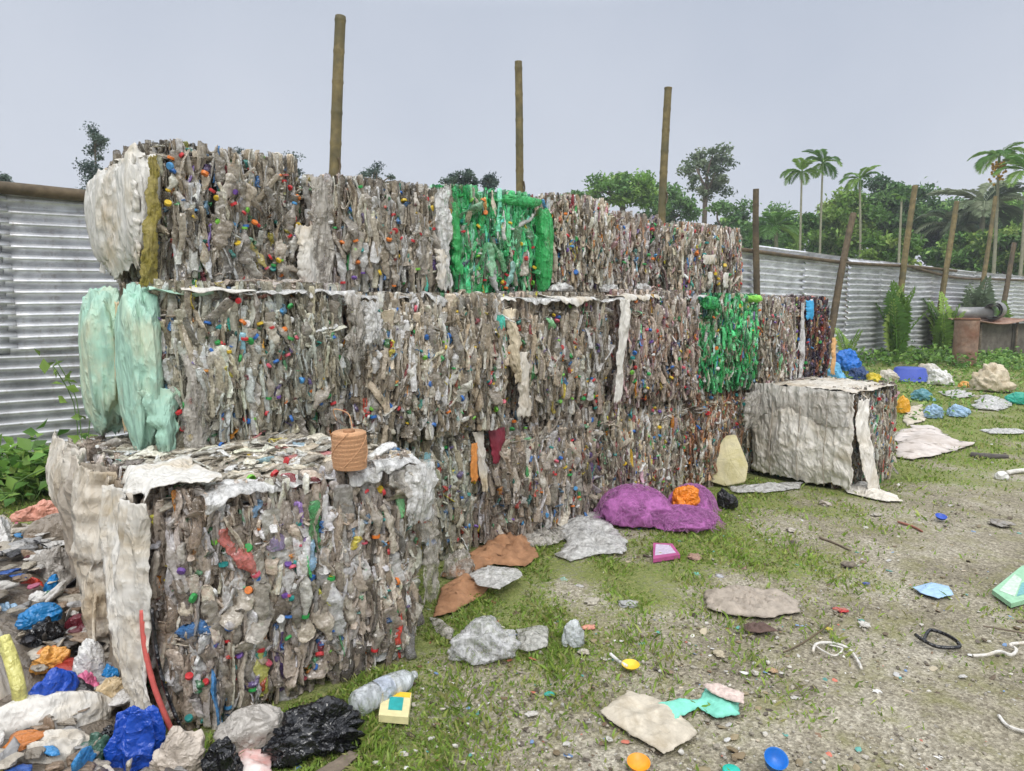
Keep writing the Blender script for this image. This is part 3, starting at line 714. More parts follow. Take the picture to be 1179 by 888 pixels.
bale('M2', 1.72, 2.72, 3.165, 4.10, .765, 1.475, 'grey middle row bale just above and behind the twine spool', 'clear', True, 1.05, .92, 48, 100, 'F', 9)
bale('M3', 2.74, 3.67, 3.235, 4.10, .76, 1.49, 'grey middle row bale with a white film strip down its right edge', 'clear', True, 1.1, .85, 34, 70, 'F', 10)
bale('M4', 3.69, 4.63, 3.18, 4.10, .775, 1.515, 'brownish grey middle row bale touching the green middle row bale on its left', 'warm', False, 1.25, .7, 16, 0, 'F', 11)
bale('M5', 4.65, 5.46, 3.19, 4.10, .785, 1.50, 'green bale of the middle row, between two brownish bales', 'green', False, 1.25, .75, 14, 0, 'FT', 12)
bale('M6', 5.48, 6.03, 3.165, 4.10, .785, 1.475, 'narrow brownish bale between the green middle bale and the dark purple bale', 'warm', False, 1.25, .68, 5, 0, 'F', 13)
bale('M7', 6.06, 6.67, 3.20, 4.10, .78, 1.485, 'dark purple and black bale at the right end of the middle row', 'dark', False, 1.25, .75, 10, 0, 'FRT', 14)
bale('T1', .87, 1.595, 3.42, 4.25, 1.53, 2.135, 'top row bale at the left end with a white sack over its side', 'clear', True, 1.05, .88, 46, 90, 'FLT', 15)
bale('T2', 1.62, 2.405, 3.37, 4.25, 1.515, 2.065, 'grey top row bale between the white sacked bale and the green bale', 'clear', True, 1.05, .85, 40, 90, 'FT', 16)
bale('T3', 2.43, 3.18, 3.43, 4.25, 1.515, 2.105, 'green bale of the top row with bright green netting at its edge', 'green', True, 1.15, .78, 26, 60, 'FT', 17)
bale('T4', 3.22, 3.86, 3.385, 4.25, 1.52, 2.13, 'grey top row bale right of the green netting', 'warm', False, 1.3, .66, 12, 0, 'FT', 18)
bale('T5', 3.88, 4.49, 3.44, 4.25, 1.53, 2.075, 'small grey top row bale, next to last on the right', 'warm', False, 1.3, .66, 10, 0, 'FT', 19)
bale('T6', 4.51, 5.52, 3.40, 4.25, 1.53, 2.045, 'last bale at the right end of the top row, with a white label scrap', 'warm', False, 1.3, .66, 10, 0, 'FRT', 20)

# ------------------------------------------------------------------ sheets, sacks and films caught in the bales (parts of their bale)
X, Y, Z = np.eye(3)
# nearest bale: sacking over its left end
Bq = BALES['B0']
cloth('side_sack', Bq, DIRTY_SACK, np.array([.60, 2.62, .02]), Y, Z, -X, 1.32, .80, 301, .075, 10, .03, .05, .03, 90, 60)
cloth('torn_sack', Bq, CREAM_SACK, np.array([.585, 2.86, .13]), Y, Z, -X, .66, .70, 302, .08, 6, .05, .05, .05, 70, 60, taper=.35)
cloth('white_sack', Bq, WHITE_SACK, np.array([.605, 2.47, .04]), Y, Z, -X, .40, .775, 303, .045, 5, .06, .05, .02, 76, 80, taper=.55, sway=-.10)
# the same white sack folded over the top edge
a = np.linspace(0, 1, 40); bq = np.linspace(0, 1, 30); A, B_ = np.meshgrid(a, bq, indexing='ij'); A = A.ravel(); B_ = B_.ravel()
Vs = np.column_stack([  .565 + A * .24 + .02 * np.sin(B_ * 9), 2.50 + B_ * .34 + .12 * A * (B_ - .4) + .015 * np.sin(A * 14), .855 + .018 * ridged(np.stack([A, B_], 1), 77, 14, 3) - .05 * np.clip(.12 - A, 0, 1) / .12 + .012])
o = np_obj('white_sack_flap', Vs, [grid_faces(40, 30)], WHITE_SACK, Bq); s = o.modifiers.new('thickness', 'SOLIDIFY'); s.thickness = .004; s.offset = 0
cloth('back_sack', Bq, CREAM_SACK, np.array([.585, 3.45, .52]), Y, Z, -X, .52, .33, 304, .05, 5, .05, .06, .04, 50, 40)
RED = plain('red_piping', (206, 96, 88), .6, .25, 40, .3, .004)
S = smooth_path([(.548, 2.52, .45), (.545, 2.50, .33), (.56, 2.475, .2), (.585, 2.445, .09), (.60, 2.42, .03)]); Vt, Ft = tube(S, .009, 8); np_obj('red_hem', Vt, Ft, RED, Bq)
S = smooth_path([(.57, 2.49, .46), (.572, 2.47, .33), (.585, 2.445, .2), (.61, 2.415, .09), (.62, 2.40, .03)]); Vt, Ft = tube(S, .006, 8); np_obj('black_hem', Vt, Ft, BLACKBAG, Bq)
cloth('loose_film', Bq, FILM, np.array([1.52, 2.455, .56]), X, Z, -Y, .12, .245, 305, .022, 4, .025, .03, .02, 40, 50)
cloth('corner_film', Bq, GREYFILM, np.array([1.60, 2.46, .20]), X, Z, -Y, .07, .46, 306, .025, 3, .0, .02, .02, 30, 60)
for k, (x0, x1, tp, dr) in enumerate(((.74, 1.02, .16, .07), (1.0, 1.26, .12, .06), (1.26, 1.5, .14, .09), (1.44, 1.66, .2, .16), (1.38, 1.6, .24, .05))):
    lip('crumpled_film', Bq, FILM if k != 3 else GREYFILM, x0, x1, 2.475, .80, tp, dr, 500 + k, .016 if k < 3 else .026)
S = smooth_path([(.55, 3.1, .50), (.50, 2.98, .40), (.47, 2.9, .30), (.45, 2.8, .22)]); Vt, Ft = tube(S, .007, 6); np_obj('tie_rope', Vt, Ft, CREAM_SACK, Bq)
# middle left bale: mint sack bulging out in two lobes
Bq = BALES['M1']
def lobe(name, c, h, mat, seed, par, wr=.2, fz=.16):
    P, F = ico(5); P = P / (np.abs(P) ** 3.2).sum(1)[:, None] ** (1 / 3.2) ** .9
    d = 1 + .12 * sines(P, seed, 2.4, 2) + wr * ridged(P * np.array([1, 1, fz]), seed + 1, 9, 3, .6) + .07 * ridged(P, seed + 2, 8, 3)
    P = P * (1 - .28 * np.clip(-P[:, 2:3], 0, 1) ** 2 * np.array([1, 1, 0]))
    V = P * d[:, None] * np.asarray(h) + np.asarray(c); return np_obj(name, V, [F], mat, par)
lobe('mint_sack', (.78, 3.36, 1.16), (.075, .165, .375), MINT_SACK, 311, Bq)
lobe('mint_sack', (.72, 3.78, 1.16), (.095, .25, .34), MINT_SACK, 312, Bq)
cloth('cream_sack', Bq, sack('tan', (214, 196, 160), (190, 150, 96)), np.array([.76, 3.44, .90]), Y, Z, -X, .20, .56, 313, .02, 3, .012, .02, .02, 30, 50, taper=.3)
lip('mint_sack_mouth', Bq, MINT_SACK, .80, 1.06, 3.215, 1.505, .2, .06, 314, .02)
cloth('mint_sack_tail', Bq, MINT_SACK, np.array([.745, 3.21, .80]), X, Z, -Y, .14, .30, 315, .02, 3, .0, .03, .02, 30, 40, taper=.6)
cloth('grey_film', Bq, GREYFILM, np.array([1.66, 3.18, 1.18]), X, Z, -Y, .08, .32, 316, .02, 4, .03, .03, .03, 36, 40)
cloth('grey_film', Bq, GREYFILM, np.array([.90, 3.19, .82]), X, Z, -Y, .10, .42, 317, .02, 2, .02, .03, .02, 30, 40)
# top left bale: white sack and olive net
Bq = BALES['T1']
lobe('white_sack', (.855, 3.60, 1.88), (.07, .19, .235), bag('white_wrap', (210, 207, 200), .65, soft=True, stain=(196, 184, 160)), 321, Bq)
lobe('white_sack', (.83, 3.95, 1.84), (.075, .24, .22), bag('white_wrap', (210, 207, 200)), 322, Bq)
cloth('white_sack_side', Bq, WHITE_SACK, np.array([.86, 3.44, 1.60]), Y, Z, -X, .80, .48, 327, .035, 6, .03, .05, .05, 60, 50)
cloth('white_sack_top', Bq, WHITE_SACK, np.array([.84, 3.46, 2.09]), Y, X, Z, .60, .20, 323, .03, 5, .0, .03, .03, 40, 24)
cloth('olive_net', Bq, OLIVE_NET, np.array([.85, 3.395, 1.535]), X, Z, -Y, .036, .54, 324, .02, 3, .006, .03, .02, 40, 70, taper=-.9, sway=-.05)
cloth('white_film', Bq, WHITE_SACK, np.array([1.51, 3.395, 1.53]), X, Z, -Y, .10, .30, 326, .02, 2, .022, .02, .02, 30, 40, taper=.0)
# top row: films at the seams
cloth('grey_film', BALES['T2'], GREYFILM, np.array([1.60, 3.39, 1.53]), X, Z, -Y, .10, .54, 331, .018, 3, .02, .02, .02, 30, 50)
cloth('white_film', BALES['T2'], FILM, np.array([2.33, 3.385, 1.53]), X, Z, -Y, .085, .55, 332, .02, 3, .02, .02, .02, 30, 50)
cloth('white_film_tail', BALES['T2'], WHITE_SACK, np.array([2.30, 3.375, 1.53]), X, Z, -Y, .07, .22, 333, .012, 2, .03, .015, .02, 24, 40, taper=.5)
lobe('green_net', (3.175, 3.41, 1.80), (.05, .06, .275), GREEN_NET, 334, BALES['T3'], .12)
lobe('green_net_top', (2.98, 3.44, 2.075), (.18, .07, .035), GREEN_NET, 335, BALES['T3'], .2)
cloth('green_net', BALES['T3'], GREEN_NET, np.array([2.43, 3.385, 1.62]), X, Z, -Y, .07, .40, 336, .015, 2, .01, .02, .02, 24, 40)
for k, (xx, zz, ww, hh) in enumerate(((4.80, 1.76, .13, .07), (5.08, 1.58, .07, .12), (4.86, 1.60, .05, .10))):
    cloth('label_scrap', BALES['T6'], WHITE_SACK, np.array([xx, 3.36, zz]), X, Z, -Y, ww, hh, 340 + k, .008, 2, .012, .008, .01, 14, 14)
for k, (bk, xx, yy, zz, ww) in enumerate((('T4', 3.74, 3.38, 1.53, .1), ('T4', 3.30, 3.38, 1.53, .12), ('T5', 4.1, 3.38, 1.54, .1))):
    Pb, Fb = blobv(ww, .05, .06, 350 + k, .3, .25, 5, 4); np_obj('crumpled_film', Pb + np.array([xx, yy, zz]), [Fb], FILM, BALES[bk])
# middle row films
cloth('beige_film', BALES['M2'], BEIGE_SACK, np.array([2.64, 3.175, 1.0]), X, Z, -Y, .08, .42, 361, .02, 3, .018, .03, .03, 36, 50, taper=.5, sway=.05)
cloth('beige_film', BALES['M3'], CREAM_SACK, np.array([2.73, 3.18, .79]), X, Z, -Y, .09, .38, 362, .02, 2, .018, .02, .02, 30, 50)
cloth('grey_film', BALES['M2'], FILM, np.array([1.74, 3.17, 1.24]), X, Z, -Y, .10, .22, 363, .02, 4, .02, .03, .03, 36, 40)
cloth('white_film', BALES['M3'], WHITE_SACK, np.array([3.60, 3.18, .80]), X, Z, -Y, .10, .68, 364, .018, 2, .022, .02, .02, 30, 60, taper=.35, sway=-.03)
cloth('white_film', BALES['M6'], FILM, np.array([5.97, 3.175, .80]), X, Z, -Y, .07, .66, 365, .015, 2, .02, .02, .015, 24, 50)
cloth('blue_film', BALES['M7'], plain('bag_skyblue', (60, 160, 210), .4, .2, 16, .5, .01), np.array([6.08, 3.16, 1.32]), X, Z, -Y, .10, .16, 366, .02, 2, .02, .02, .02, 24, 24)
cloth('orange_film', BALES['M7'], plain('bag_tan', (224, 176, 120), .5, .2, 16, .5, .01), np.array([6.55, 3.16, .80]), X, Z, -Y, .06, .34, 367, .015, 2, .02, .02, .02, 20, 30)
lobe('green_net', (4.70, 3.21, 1.46), (.07, .05, .05), GREEN_NET, 368, BALES['M5'], .2)
lobe('green_net', (5.30, 3.21, 1.49), (.09, .05, .03), plain('lime_net', (140, 214, 80), .6, .3, 60, .6, .01), 369, BALES['M5'], .2)
# pale films lying along the lip of the middle row
r = np.random.default_rng(88)
for bk, x0, x1, zz in (('M2', 1.75, 2.7, 1.49), ('M3', 2.76, 3.64, 1.49), ('M4', 3.7, 4.6, 1.505), ('M1', .95, 1.68, 1.515)):
    for k in range(3):
        u0 = x0 + (x1 - x0) * (k / 3 - .04); u1 = x0 + (x1 - x0) * ((k + 1) / 3 + .04)
        lip('top_film', BALES[bk], FILM if (k + int(x0)) % 3 else WHITE_SACK, u0, u1, 3.22, zz - .012, .22, .05 + .05 * r.random(), 520 + int(x0 * 10) + k, .014)
# lower row films
cloth('white_film', BALES['B1'], WHITE_SACK, np.array([2.47, 3.25, .36]), X, Z, -Y, .07, .36, 381, .012, 2, .02, .015, .01, 24, 40, taper=.5, sway=.04)
cloth('orange_film', BALES['B1'], plain('bag_orange2', (214, 140, 70), .5, .25, 16, .5, .01), np.array([2.43, 3.24, .44]), X, Z, -Y, .05, .22, 382, .012, 2, .02, .015, .01, 20, 30)
cloth('maroon_film', BALES['B2'], plain('bag_maroon', (128, 40, 58), .5, .25, 16, .5, .01), np.array([2.57, 3.24, .52]), X, Z, -Y, .12, .21, 383, .012, 2, .02, .015, .01, 24, 30, taper=.7)
cloth('grey_film', BALES['B4'], GREYFILM, np.array([5.15, 3.2, .45]), X, Z, -Y, .24, .3, 386, .03, 3, .05, .04, .02, 30, 30)
# white wrapped bale
WRAP = bag('sheet_wrap', (230, 225, 216), .6, soft=True, stain=(194, 182, 160))
Bq = BALES['SB']
cloth('white_wrap', Bq, WRAP, np.array([5.545, 2.44, .03]), Y, Z, -X, .86, .74, 391, .035, 5, .03, .09, .02, 90, 70)
cloth('white_wrap_top', Bq, CREAM_SACK, np.array([5.50, 2.46, .775]), Y, X, Z, .84, .80, 392, .022, 6, .012, .02, .03, 70, 60)
cloth('upper_wrap', Bq, sack('upper', (204, 200, 193), (170, 160, 146)), np.array([5.51, 2.46, .52]), Y, Z, -X, .84, .27, 393, .02, 8, .05, .03, .03, 80, 40)
cloth('corner_wrap', Bq, WRAP, np.array([5.50, 2.435, .02]), X, Z, -Y, .17, .70, 394, .022, 3, .02, .03, .03, 40, 60, taper=.1, sway=.08, droop=.10)
for yy in (2.62, 2.84, 3.08):
    S = np.array([(5.50 - .03 * math.sin(t * 3), yy + .008 * math.sin(t * 7), .03 + .74 * t) for t in np.linspace(0, 1, 24)]); Vt, Ft = tube(S - np.array([.045, 0, 0]), .004, 6)
    np_obj('binding_cord', Vt, Ft, DIRTY_SACK, Bq)
sheet('trailing_cloth', '', '', [(974, 562), (986, 556), (1002, 560), (1034, 572), (1040, 578), (1018, 578), (992, 572), (976, 568)], WRAP, 395, 0, .07, 12, parent=Bq)
# ------------------------------------------------------------------ corrugated fence
FY = 8.0
fence = empty('corrugated_fence', (14, FY, 0), 'long fence of horizontally corrugated galvanised sheets on bamboo posts behind the bales', 'fence')
def sheet_panel(x0, x1, z0, z1, seed, y=FY, yaw=0, roll=0, rust=0):
    r = np.random.default_rng(seed); pitch = .103 if x0 < 8 else .134; nz = int((z1 - z0) / pitch * 10) + 1; nx = 14
    z = np.linspace(z0, z1, nz); x = np.linspace(x0, x1, nx); A, B = np.meshgrid(x, z, indexing='ij'); A = A.ravel(); B = B.ravel()
    s = np.sin(B / pitch * 2 * math.pi + r.uniform(0, .6)); yy = y - (.034 if x0 < 8 else .042) * np.sign(s) * np.abs(s) ** .8
    yy += .02 * sines(np.stack([A, B], 1), seed, 1.6, 3) + yaw * (A - (x0 + x1) / 2)
    zz = B + roll * (A - (x0 + x1) / 2) + .008 * sines(np.stack([A, A * 0], 1), seed + 1, 2, 2)
    t = lin((234, 235, 238)) * r.uniform(.88, 1.08)
    o = np_obj('corrugated_sheet', np.column_stack([A, yy, zz]), [grid_faces(nx, nz)], CORR, fence, np.repeat(t[None], len(A), 0))
    sm = o.modifiers.new('thickness', 'SOLIDIFY'); sm.thickness = .003; sm.offset = 0
xs = [-6.0, -3.4, -1.0, .78, 3.3, 5.8, 8.3, 10.8, 13.1, 15.2, 17.3, 19.1, 20.8, 22.4, 23.9, 25.8, 27.7, 29.7, 32.0, 34.4]
rf = np.random.default_rng(9)
for i, (a, bb) in enumerate(zip(xs[:-1], xs[1:])):
    t0 = 2.47 + (0.02 if a < 13 else .14 - .012 * (a - 13) + rf.normal(0, .02))
    yaw = rf.normal(0, .035) if a > 15 else rf.normal(0, .008)
    sheet_panel(a, bb + .06, 1.0 + rf.normal(0, .01), t0, 700 + i, FY + .012 * (i % 2), yaw, rf.normal(0, .012) if a > 12 else rf.normal(0, .003))
    off = .45 if a < 3 else 0
    sheet_panel(a - off, bb + .05 - off, .04, 1.03, 740 + i, FY + .035 + .012 * (i % 2), yaw, rf.normal(0, .01) if a > 12 else 0)
def pole_pts(x, y, z0, z1, lean=(0, 0), bend=.02, n=26, seed=0):
    t = np.linspace(0, 1, n); r = np.random.default_rng(seed)
    return np.column_stack([x + lean[0] * t + bend * np.sin(t * 2.6 + r.uniform(0, 3)), y + lean[1] * t + bend * .6 * np.sin(t * 3.5), z0 + (z1 - z0) * t])
def bamboo(name, parent, pts, rad, mat, seed=0, taper=.75):
    S = smooth_path(pts, 26); L_ = np.cumsum(np.r_[0, np.linalg.norm(np.diff(S, axis=0), axis=1)])
    rr = rad * (1 - (1 - taper) * L_ / L_[-1]); nodes = np.abs(((L_ + .1 * seed) / .34) % 1 - .5)
    rr = rr * (1 + .09 * np.exp(-((nodes - .5) / .06) ** 2)); V, F = tube(S, rr, 12); return np_obj(name, V, F, mat, parent)
# beam on the left and rails on the right
bamboo('beam', fence, np.array([[-6, FY - .09, 2.42], [-2, FY - .09, 2.46], [.6, FY - .09, 2.475], [2.4, FY - .09, 2.45], [4.2, FY - .09, 2.47]]), .058, BAMBOO_DK, 1, .95)
bamboo('rail', fence, np.array([[12.2, FY - .1, 2.50], [15, FY - .1, 2.44], [17.3, FY - .1, 2.40], [20.8, FY - .1, 2.44], [24, FY - .1, 2.42]]), .042, BAMBOO_DK, 2, .9)
bamboo('rail', fence, np.array([[20.8, FY - .1, 2.42], [24, FY - .1, 2.22], [27.7, FY - .1, 2.25], [32, FY - .1, 2.3]]), .04, BAMBOO_DK, 3, .9)
for i, (pxt, pyt, pxb, rad, mt) in enumerate(((872, 218, 870, .070, BAMBOO_DK), (983, 246, 962, .085, BAMBOO_DK), (1053, 214, 1036, .085, BAMBOO), (1101, 232, 1084, .085, BAMBOO), (1146, 226, 1128, .075, BAMBOO), (1168, 280, 1155, .09, BAMBOO_DK))):
    top_ = PY(pxt, pyt, FY - .2); b0 = PY(pxb, 350, FY - .2)
    dx = (top_[0] - b0[0]) / max(top_[2] - 1.45, .1); base = np.array([b0[0] - dx * 1.45, FY - .2, -.05])
    p = np.array([base + (top_ - base) * t + np.array([.05 * math.sin(t * 5 + i), 0, 0]) for t in np.linspace(0, 1, 8)])
    bamboo('post', fence, p, rad, mt, i, .8)
for i, x in enumerate((.27, -2.6, 2.9, 5.4, 8.4, 10.9)):
    bamboo('post', fence, pole_pts(x, FY - .12, -.05, 2.42, (0, 0), .015, 7, i), .035, BAMBOO_DK, i)
# the three tall poles rising above the stack
for (pxb, pyb, pxt, pyt, rad, lab) in ((379, 260, 396, 20, .070, 'tallest bamboo pole, leaning right behind the second top row bale'), (601, 260, 594, 70, .060, 'bamboo pole leaning left behind the green top row bale'), (763, 280, 769, 101, .072, 'straight bamboo pole behind the small top row bale next to last')):
    t_ = PY(pxt, pyt, FY - .25); b_ = PY(pxb, pyb, FY - .25); d = (t_ - b_) / (t_[2] - b_[2]); base = b_ - d * (b_[2] + .05)
    root = empty('bamboo_pole', base, lab, 'bamboo pole', 'tall bamboo poles behind the stack')
    pts = np.array([base + (t_ - base) * t + np.array([.05 * math.sin(t * 4 + pxt), 0, 0]) for t in np.linspace(0, 1, 9)])
    bamboo('stem', root, pts, rad, BAMBOO, 4, .85)
    k = 5; c = pts[k]; V, F = tube(smooth_path([pts[k] + [0, -rad * 1.02, 0], pts[k] + [rad * .5, -rad * 1.1, .10], pts[k] + [rad * .2, -rad * 1.05, .2]], 4), .012, 6); np_obj('knot_stub', V, F, BAMBOO_DK, root)

# ------------------------------------------------------------------ foliage
def leaf_quads(C, size, r, flat=.5, aspect=.5):
    """one bent leaf (two triangles sharing the midrib) per centre"""
    n = len(C); nrm = r.normal(size=(n, 3)); nrm[:, 2] += flat * 2; nrm /= np.linalg.norm(nrm, axis=1)[:, None]
    t = r.normal(size=(n, 3)); t -= (t * nrm).sum(1)[:, None] * nrm; t /= np.linalg.norm(t, axis=1)[:, None]; b = np.cross(nrm, t)
    s = size * r.uniform(.6, 1.3, n)[:, None]
    V = np.stack([C - t * s * .5, C + b * s * aspect * .5 + nrm * s * .1, C + t * s * .5 - nrm * s * .08, C - b * s * aspect * .5 + nrm * s * .1], 1).reshape(-1, 3)
    q = np.arange(n)[:, None] * 4
    return V, [q + np.array([[0, 1, 2]]), q + np.array([[0, 2, 3]])]
FOL = dict(mid=((100, 142, 64), (122, 160, 76), (84, 124, 58), (140, 174, 88)), dark=((78, 116, 62), (96, 134, 70), (66, 100, 58), (112, 148, 82)), light=((110, 146, 62), (134, 164, 78), (90, 128, 56), (150, 172, 92)),
           blue=((66, 88, 80), (80, 100, 90), (56, 76, 72), (92, 110, 96)), grey=((106, 124, 92), (124, 138, 106), (92, 110, 84), (140, 150, 118)))
def broad_tree(px0, py0, px1, py1, depth, label, kind='mid', ncl=26, per=170, leaf=.26, seed=0, clus=.24, base_py=None, group='trees beyond the fence', sparse=1.0, name='tree'):
    r = np.random.default_rng(seed + 4000)
    cpx, cpy = (px0 + px1) / 2, (py0 + py1) / 2; c = PD(cpx, cpy, depth); m = depth / FPX
    rx, rz = (px1 - px0) / 2 * m, (py1 - py0) / 2 * m; ry = rx
    root = empty(name, (c[0], c[1], 0), label, 'tree', group)
    cols = pal(*FOL[kind])
    U = r.normal(size=(ncl, 3)); U /= np.linalg.norm(U, axis=1)[:, None]; U *= r.uniform(.35, .92, (ncl, 1))
    CC = c + U[:, :1] * RT * rx + U[:, 1:2] * F0 * ry + U[:, 2:] * np.array([0, 0, rz])
    mb = MB()
    for k in range(ncl):
        n = int(per * r.uniform(.5, 1.4)); rad = clus * max(rx, rz) * r.uniform(.6, 1.35)
        D = r.normal(size=(n, 3)); D /= np.linalg.norm(D, axis=1)[:, None]; D *= (r.random((n, 1)) ** .6 + .25 * np.abs(r.normal(size=(n, 1))) * (r.random((n, 1)) < .25)) * rad * np.array([1.3, 1.3, .85])
        V, F = leaf_quads(CC[k] + D, leaf, r); base = cols[r.integers(len(cols))]
        tt = np.repeat(base[None] * r.uniform(.7, 1.35, (n, 1)), 4, 0); mb.add(V, F, tt)
    mb.build('crown', LEAF, root)
    hgt = c[2]; tr = max(.02, min(.03 * (c[2] + rz), rx * .14)); bm_ = MB()
    mid = np.array([c[0], c[1], c[2] - rz * .4])
    P = smooth_path([[c[0] + r.normal(0, .2), c[1], -.1], [c[0] + r.normal(0, .15), c[1], mid[2] * .5], mid], 6); V, F = tube(P, np.linspace(tr, tr * .55, len(P)), 8); bm_.add(V, F)
    for k in r.choice(ncl, min(ncl, 10), replace=False):
        P = smooth_path([mid - np.array([0, 0, r.uniform(0, .3) * rz]), (mid + CC[k]) / 2 + r.normal(0, .1 * rx, 3), CC[k]], 5); V, F = tube(P, np.linspace(tr * .45, tr * .1, len(P)), 6); bm_.add(V, F)
    bm_.build('trunk', BARK, root)
    return root
def frond(mb, p0, az, el, length, droop, r, cols, nl=22, ll=.35, lw=.05, up=False, vee=.5):
    t = np.linspace(0, 1, 14); h = np.array([math.cos(az), math.sin(az), 0]); z = np.array([0, 0, 1.0])
    ang = el - droop * t; st = length / 13; d = np.cos(ang)[:, None] * h + np.sin(ang)[:, None] * z
    P = p0 + np.cumsum(np.vstack([np.zeros(3), d[:-1] * st]), 0)
    V, F = tube(P, np.linspace(.018, .005, 14) * length, 5); base = cols[r.integers(len(cols))] * r.uniform(.8, 1.2); mb.add(V, F, base * 1.1)
    side = np.cross(h, z); VV = []
    for s in (-1, 1):
        for u in np.linspace(.14, 1, nl):
            i = u * 13; k = min(int(i), 12); p = P[k] + (P[k + 1] - P[k]) * (i - k); dd = d[min(k, 13)]
            nn = np.cross(side, dd); L_ = ll * length * math.sin(math.pi * (.12 + .80 * u)) * r.uniform(.85, 1.1)
            ld = side * s * .85 + dd * .6 + nn * vee * r.uniform(.3, 1) ; ld /= np.linalg.norm(ld)
            tip = p + ld * L_ - z * L_ * .28; midp = p + ld * L_ * .5; wv = dd * lw * length * .5
            VV += [p, midp + wv, tip, midp - wv]
    V = np.array(VV); q = np.arange(len(V) // 4)[:, None] * 4
    mb.add(V, [q + np.array([[0, 1, 2]]), q + np.array([[0, 2, 3]])], np.repeat(base[None] * r.uniform(.8, 1.25, (len(V) // 4, 1)), 4, 0))
def palm(px, py, depth, label, pxb=None, pyb=350, nf=11, fl=1.6, tr=.09, kind='mid', seed=0, el=(-.1, 1.3), droop=1.5, shaft=True, nl=26, ll=.34, lw=.036, group='palms beyond the fence', fruit=False, name='palm_tree', vee=.3):
    r = np.random.default_rng(seed + 5000); c = PD(px, py, depth); pb = PD(pxb if pxb else px, pyb, depth)
    sl = (c - pb) / max(c[2] - pb[2], .1); base = c - sl * (c[2] + .1)
    root = empty(name, base, label, 'palm', group); cols = pal(*FOL[kind])
    P = smooth_path([base, base + (c - base) * .5 + r.normal(0, .06, 3), c], 10); V, F = tube(P, np.linspace(tr * 1.25, tr * .75, len(P)), 8); np_obj('trunk', V, F, PALMBARK, root)
    top = c.copy()
    if shaft:
        S = np.array([c, c + [0, 0, fl * .12], c + [0, 0, fl * .35]]); V, F = tube(smooth_path(S, 4), np.linspace(tr * 1.1, tr * .5, 9), 8); np_obj('crownshaft', V, F, plain('palm_shaft', (112, 142, 78), .5, .2), root); top = c + np.array([0, 0, fl * .3])
    mb = MB()
    for k in range(nf):
        e = r.uniform(*el); frond(mb, top, k * 2.399 + r.normal(0, .2), e, fl * r.uniform(.8, 1.1), droop * r.uniform(.8, 1.2), r, cols, nl, ll, lw, vee=vee)
    mb.build('fronds', LEAF, root)
    if fruit:
        mb = MB(); V0, F0_ = ico(1)
        for k in range(70):
            q = c + np.array([r.normal(0, .16), r.normal(0, .16), -abs(r.normal(0, .3)) + .12]); mb.add(V0 * .06 + q, [F0_], lin((206, 156, 60)) * r.uniform(.8, 1.15))
        mb.build('fruit_bunch', TINTED, root)
    return root
# behind the left end
broad_tree(94, 176, 124, 240, 24, 'slender dark tree rising above the fence left of the top row bales', 'blue', 16, 220, .09, 1, .3)
broad_tree(96, 139, 121, 184, 24.3, 'wispy upper crown of a thin tree beyond the left fence', 'blue', 14, 130, .085, 2, .24)
broad_tree(-16, 186, 12, 226, 26, 'dark tree crown cut by the left frame edge above the fence beam', 'blue', 10, 200, .10, 3, .35)
broad_tree(262, 168, 302, 214, 30, 'small dark tree top just above the left top row bale', 'blue', 12, 240, .11, 4, .34)
broad_tree(298, 172, 346, 222, 30, 'wider dark tree top beside the tallest bamboo pole', 'blue', 14, 240, .11, 5, .32)
broad_tree(412, 182, 454, 224, 30, 'small sparse tree top above the second top row bale', 'blue', 10, 120, .11, 6, .3)
for k, (px, py, lab) in enumerate(((522, 202, 'spiky shrub top just left of the second bamboo pole, nearest the white film'), (540, 198, 'spiky shrub top in the middle above the green top row bale'), (564, 202, 'spiky shrub top above the green bale close to the second bamboo pole'))):
    broad_tree(px - 13, py - 7, px + 14, py + 30, 26, lab, 'blue', 16, 110, .10, 30 + k, .26)
# the belt of trees on the right
broad_tree(676, 198, 758, 244, 40, 'spreading bright green tree left of the straight bamboo pole', 'mid', 30, 150, .28, 7, .22)
broad_tree(640, 218, 700, 256, 44, 'low green bush crown at the left end of the tree belt', 'mid', 18, 120, .3, 8, .28)
broad_tree(782, 158, 844, 240, 46, 'tall airy grey green tree right of the straight bamboo pole', 'grey', 40, 75, .28, 9, .17)
broad_tree(728, 212, 806, 266, 42, 'dense green tree behind the straight bamboo pole', 'dark', 26, 150, .3, 10, .25)
broad_tree(800, 228, 876, 290, 44, 'dark green tree between the airy tree and the first fence post', 'dark', 24, 140, .3, 11, .26)
palm(893, 262, 36, 'feathery coconut palm right of the first fence post', 893, 330, 14, 1.7, .12, 'mid', 1, (-.2, 1.3), 1.3, False, 22, .36, .04)
palm(923, 207, 34, 'left areca palm of the close slender pair, slightly lower', 921, 330, 10, 1.1, .058, 'mid', 2)
palm(947, 197, 34, 'right areca palm of the close slender pair, slightly taller', 943, 330, 10, 1.15, .058, 'mid', 3)
palm(990, 215, 34, 'single areca palm standing in front of the dense trees', 986, 330, 11, 1.05, .062, 'mid', 4)
palm(1150, 190, 30, 'tall areca palm with an orange fruit bunch', 1142, 330, 12, 1.25, .07, 'mid', 5, fruit=True)
palm(1182, 210, 29, 'areca palm at the right frame edge with drooping fronds', 1172, 330, 11, 1.35, .07, 'mid', 6)
palm(1038, 232, 31, 'bare thin areca palm rising beside the leaning brown fence post', 1034, 330, 6, .5, .06, 'mid', 7)
palm(1132, 240, 38, 'broad bushy palm with long arching fronds beyond the fence', 1128, 330, 20, 2.6, .16, 'grey', 8, (-.3, 1.35), 1.4, False, 26, .36, .035)
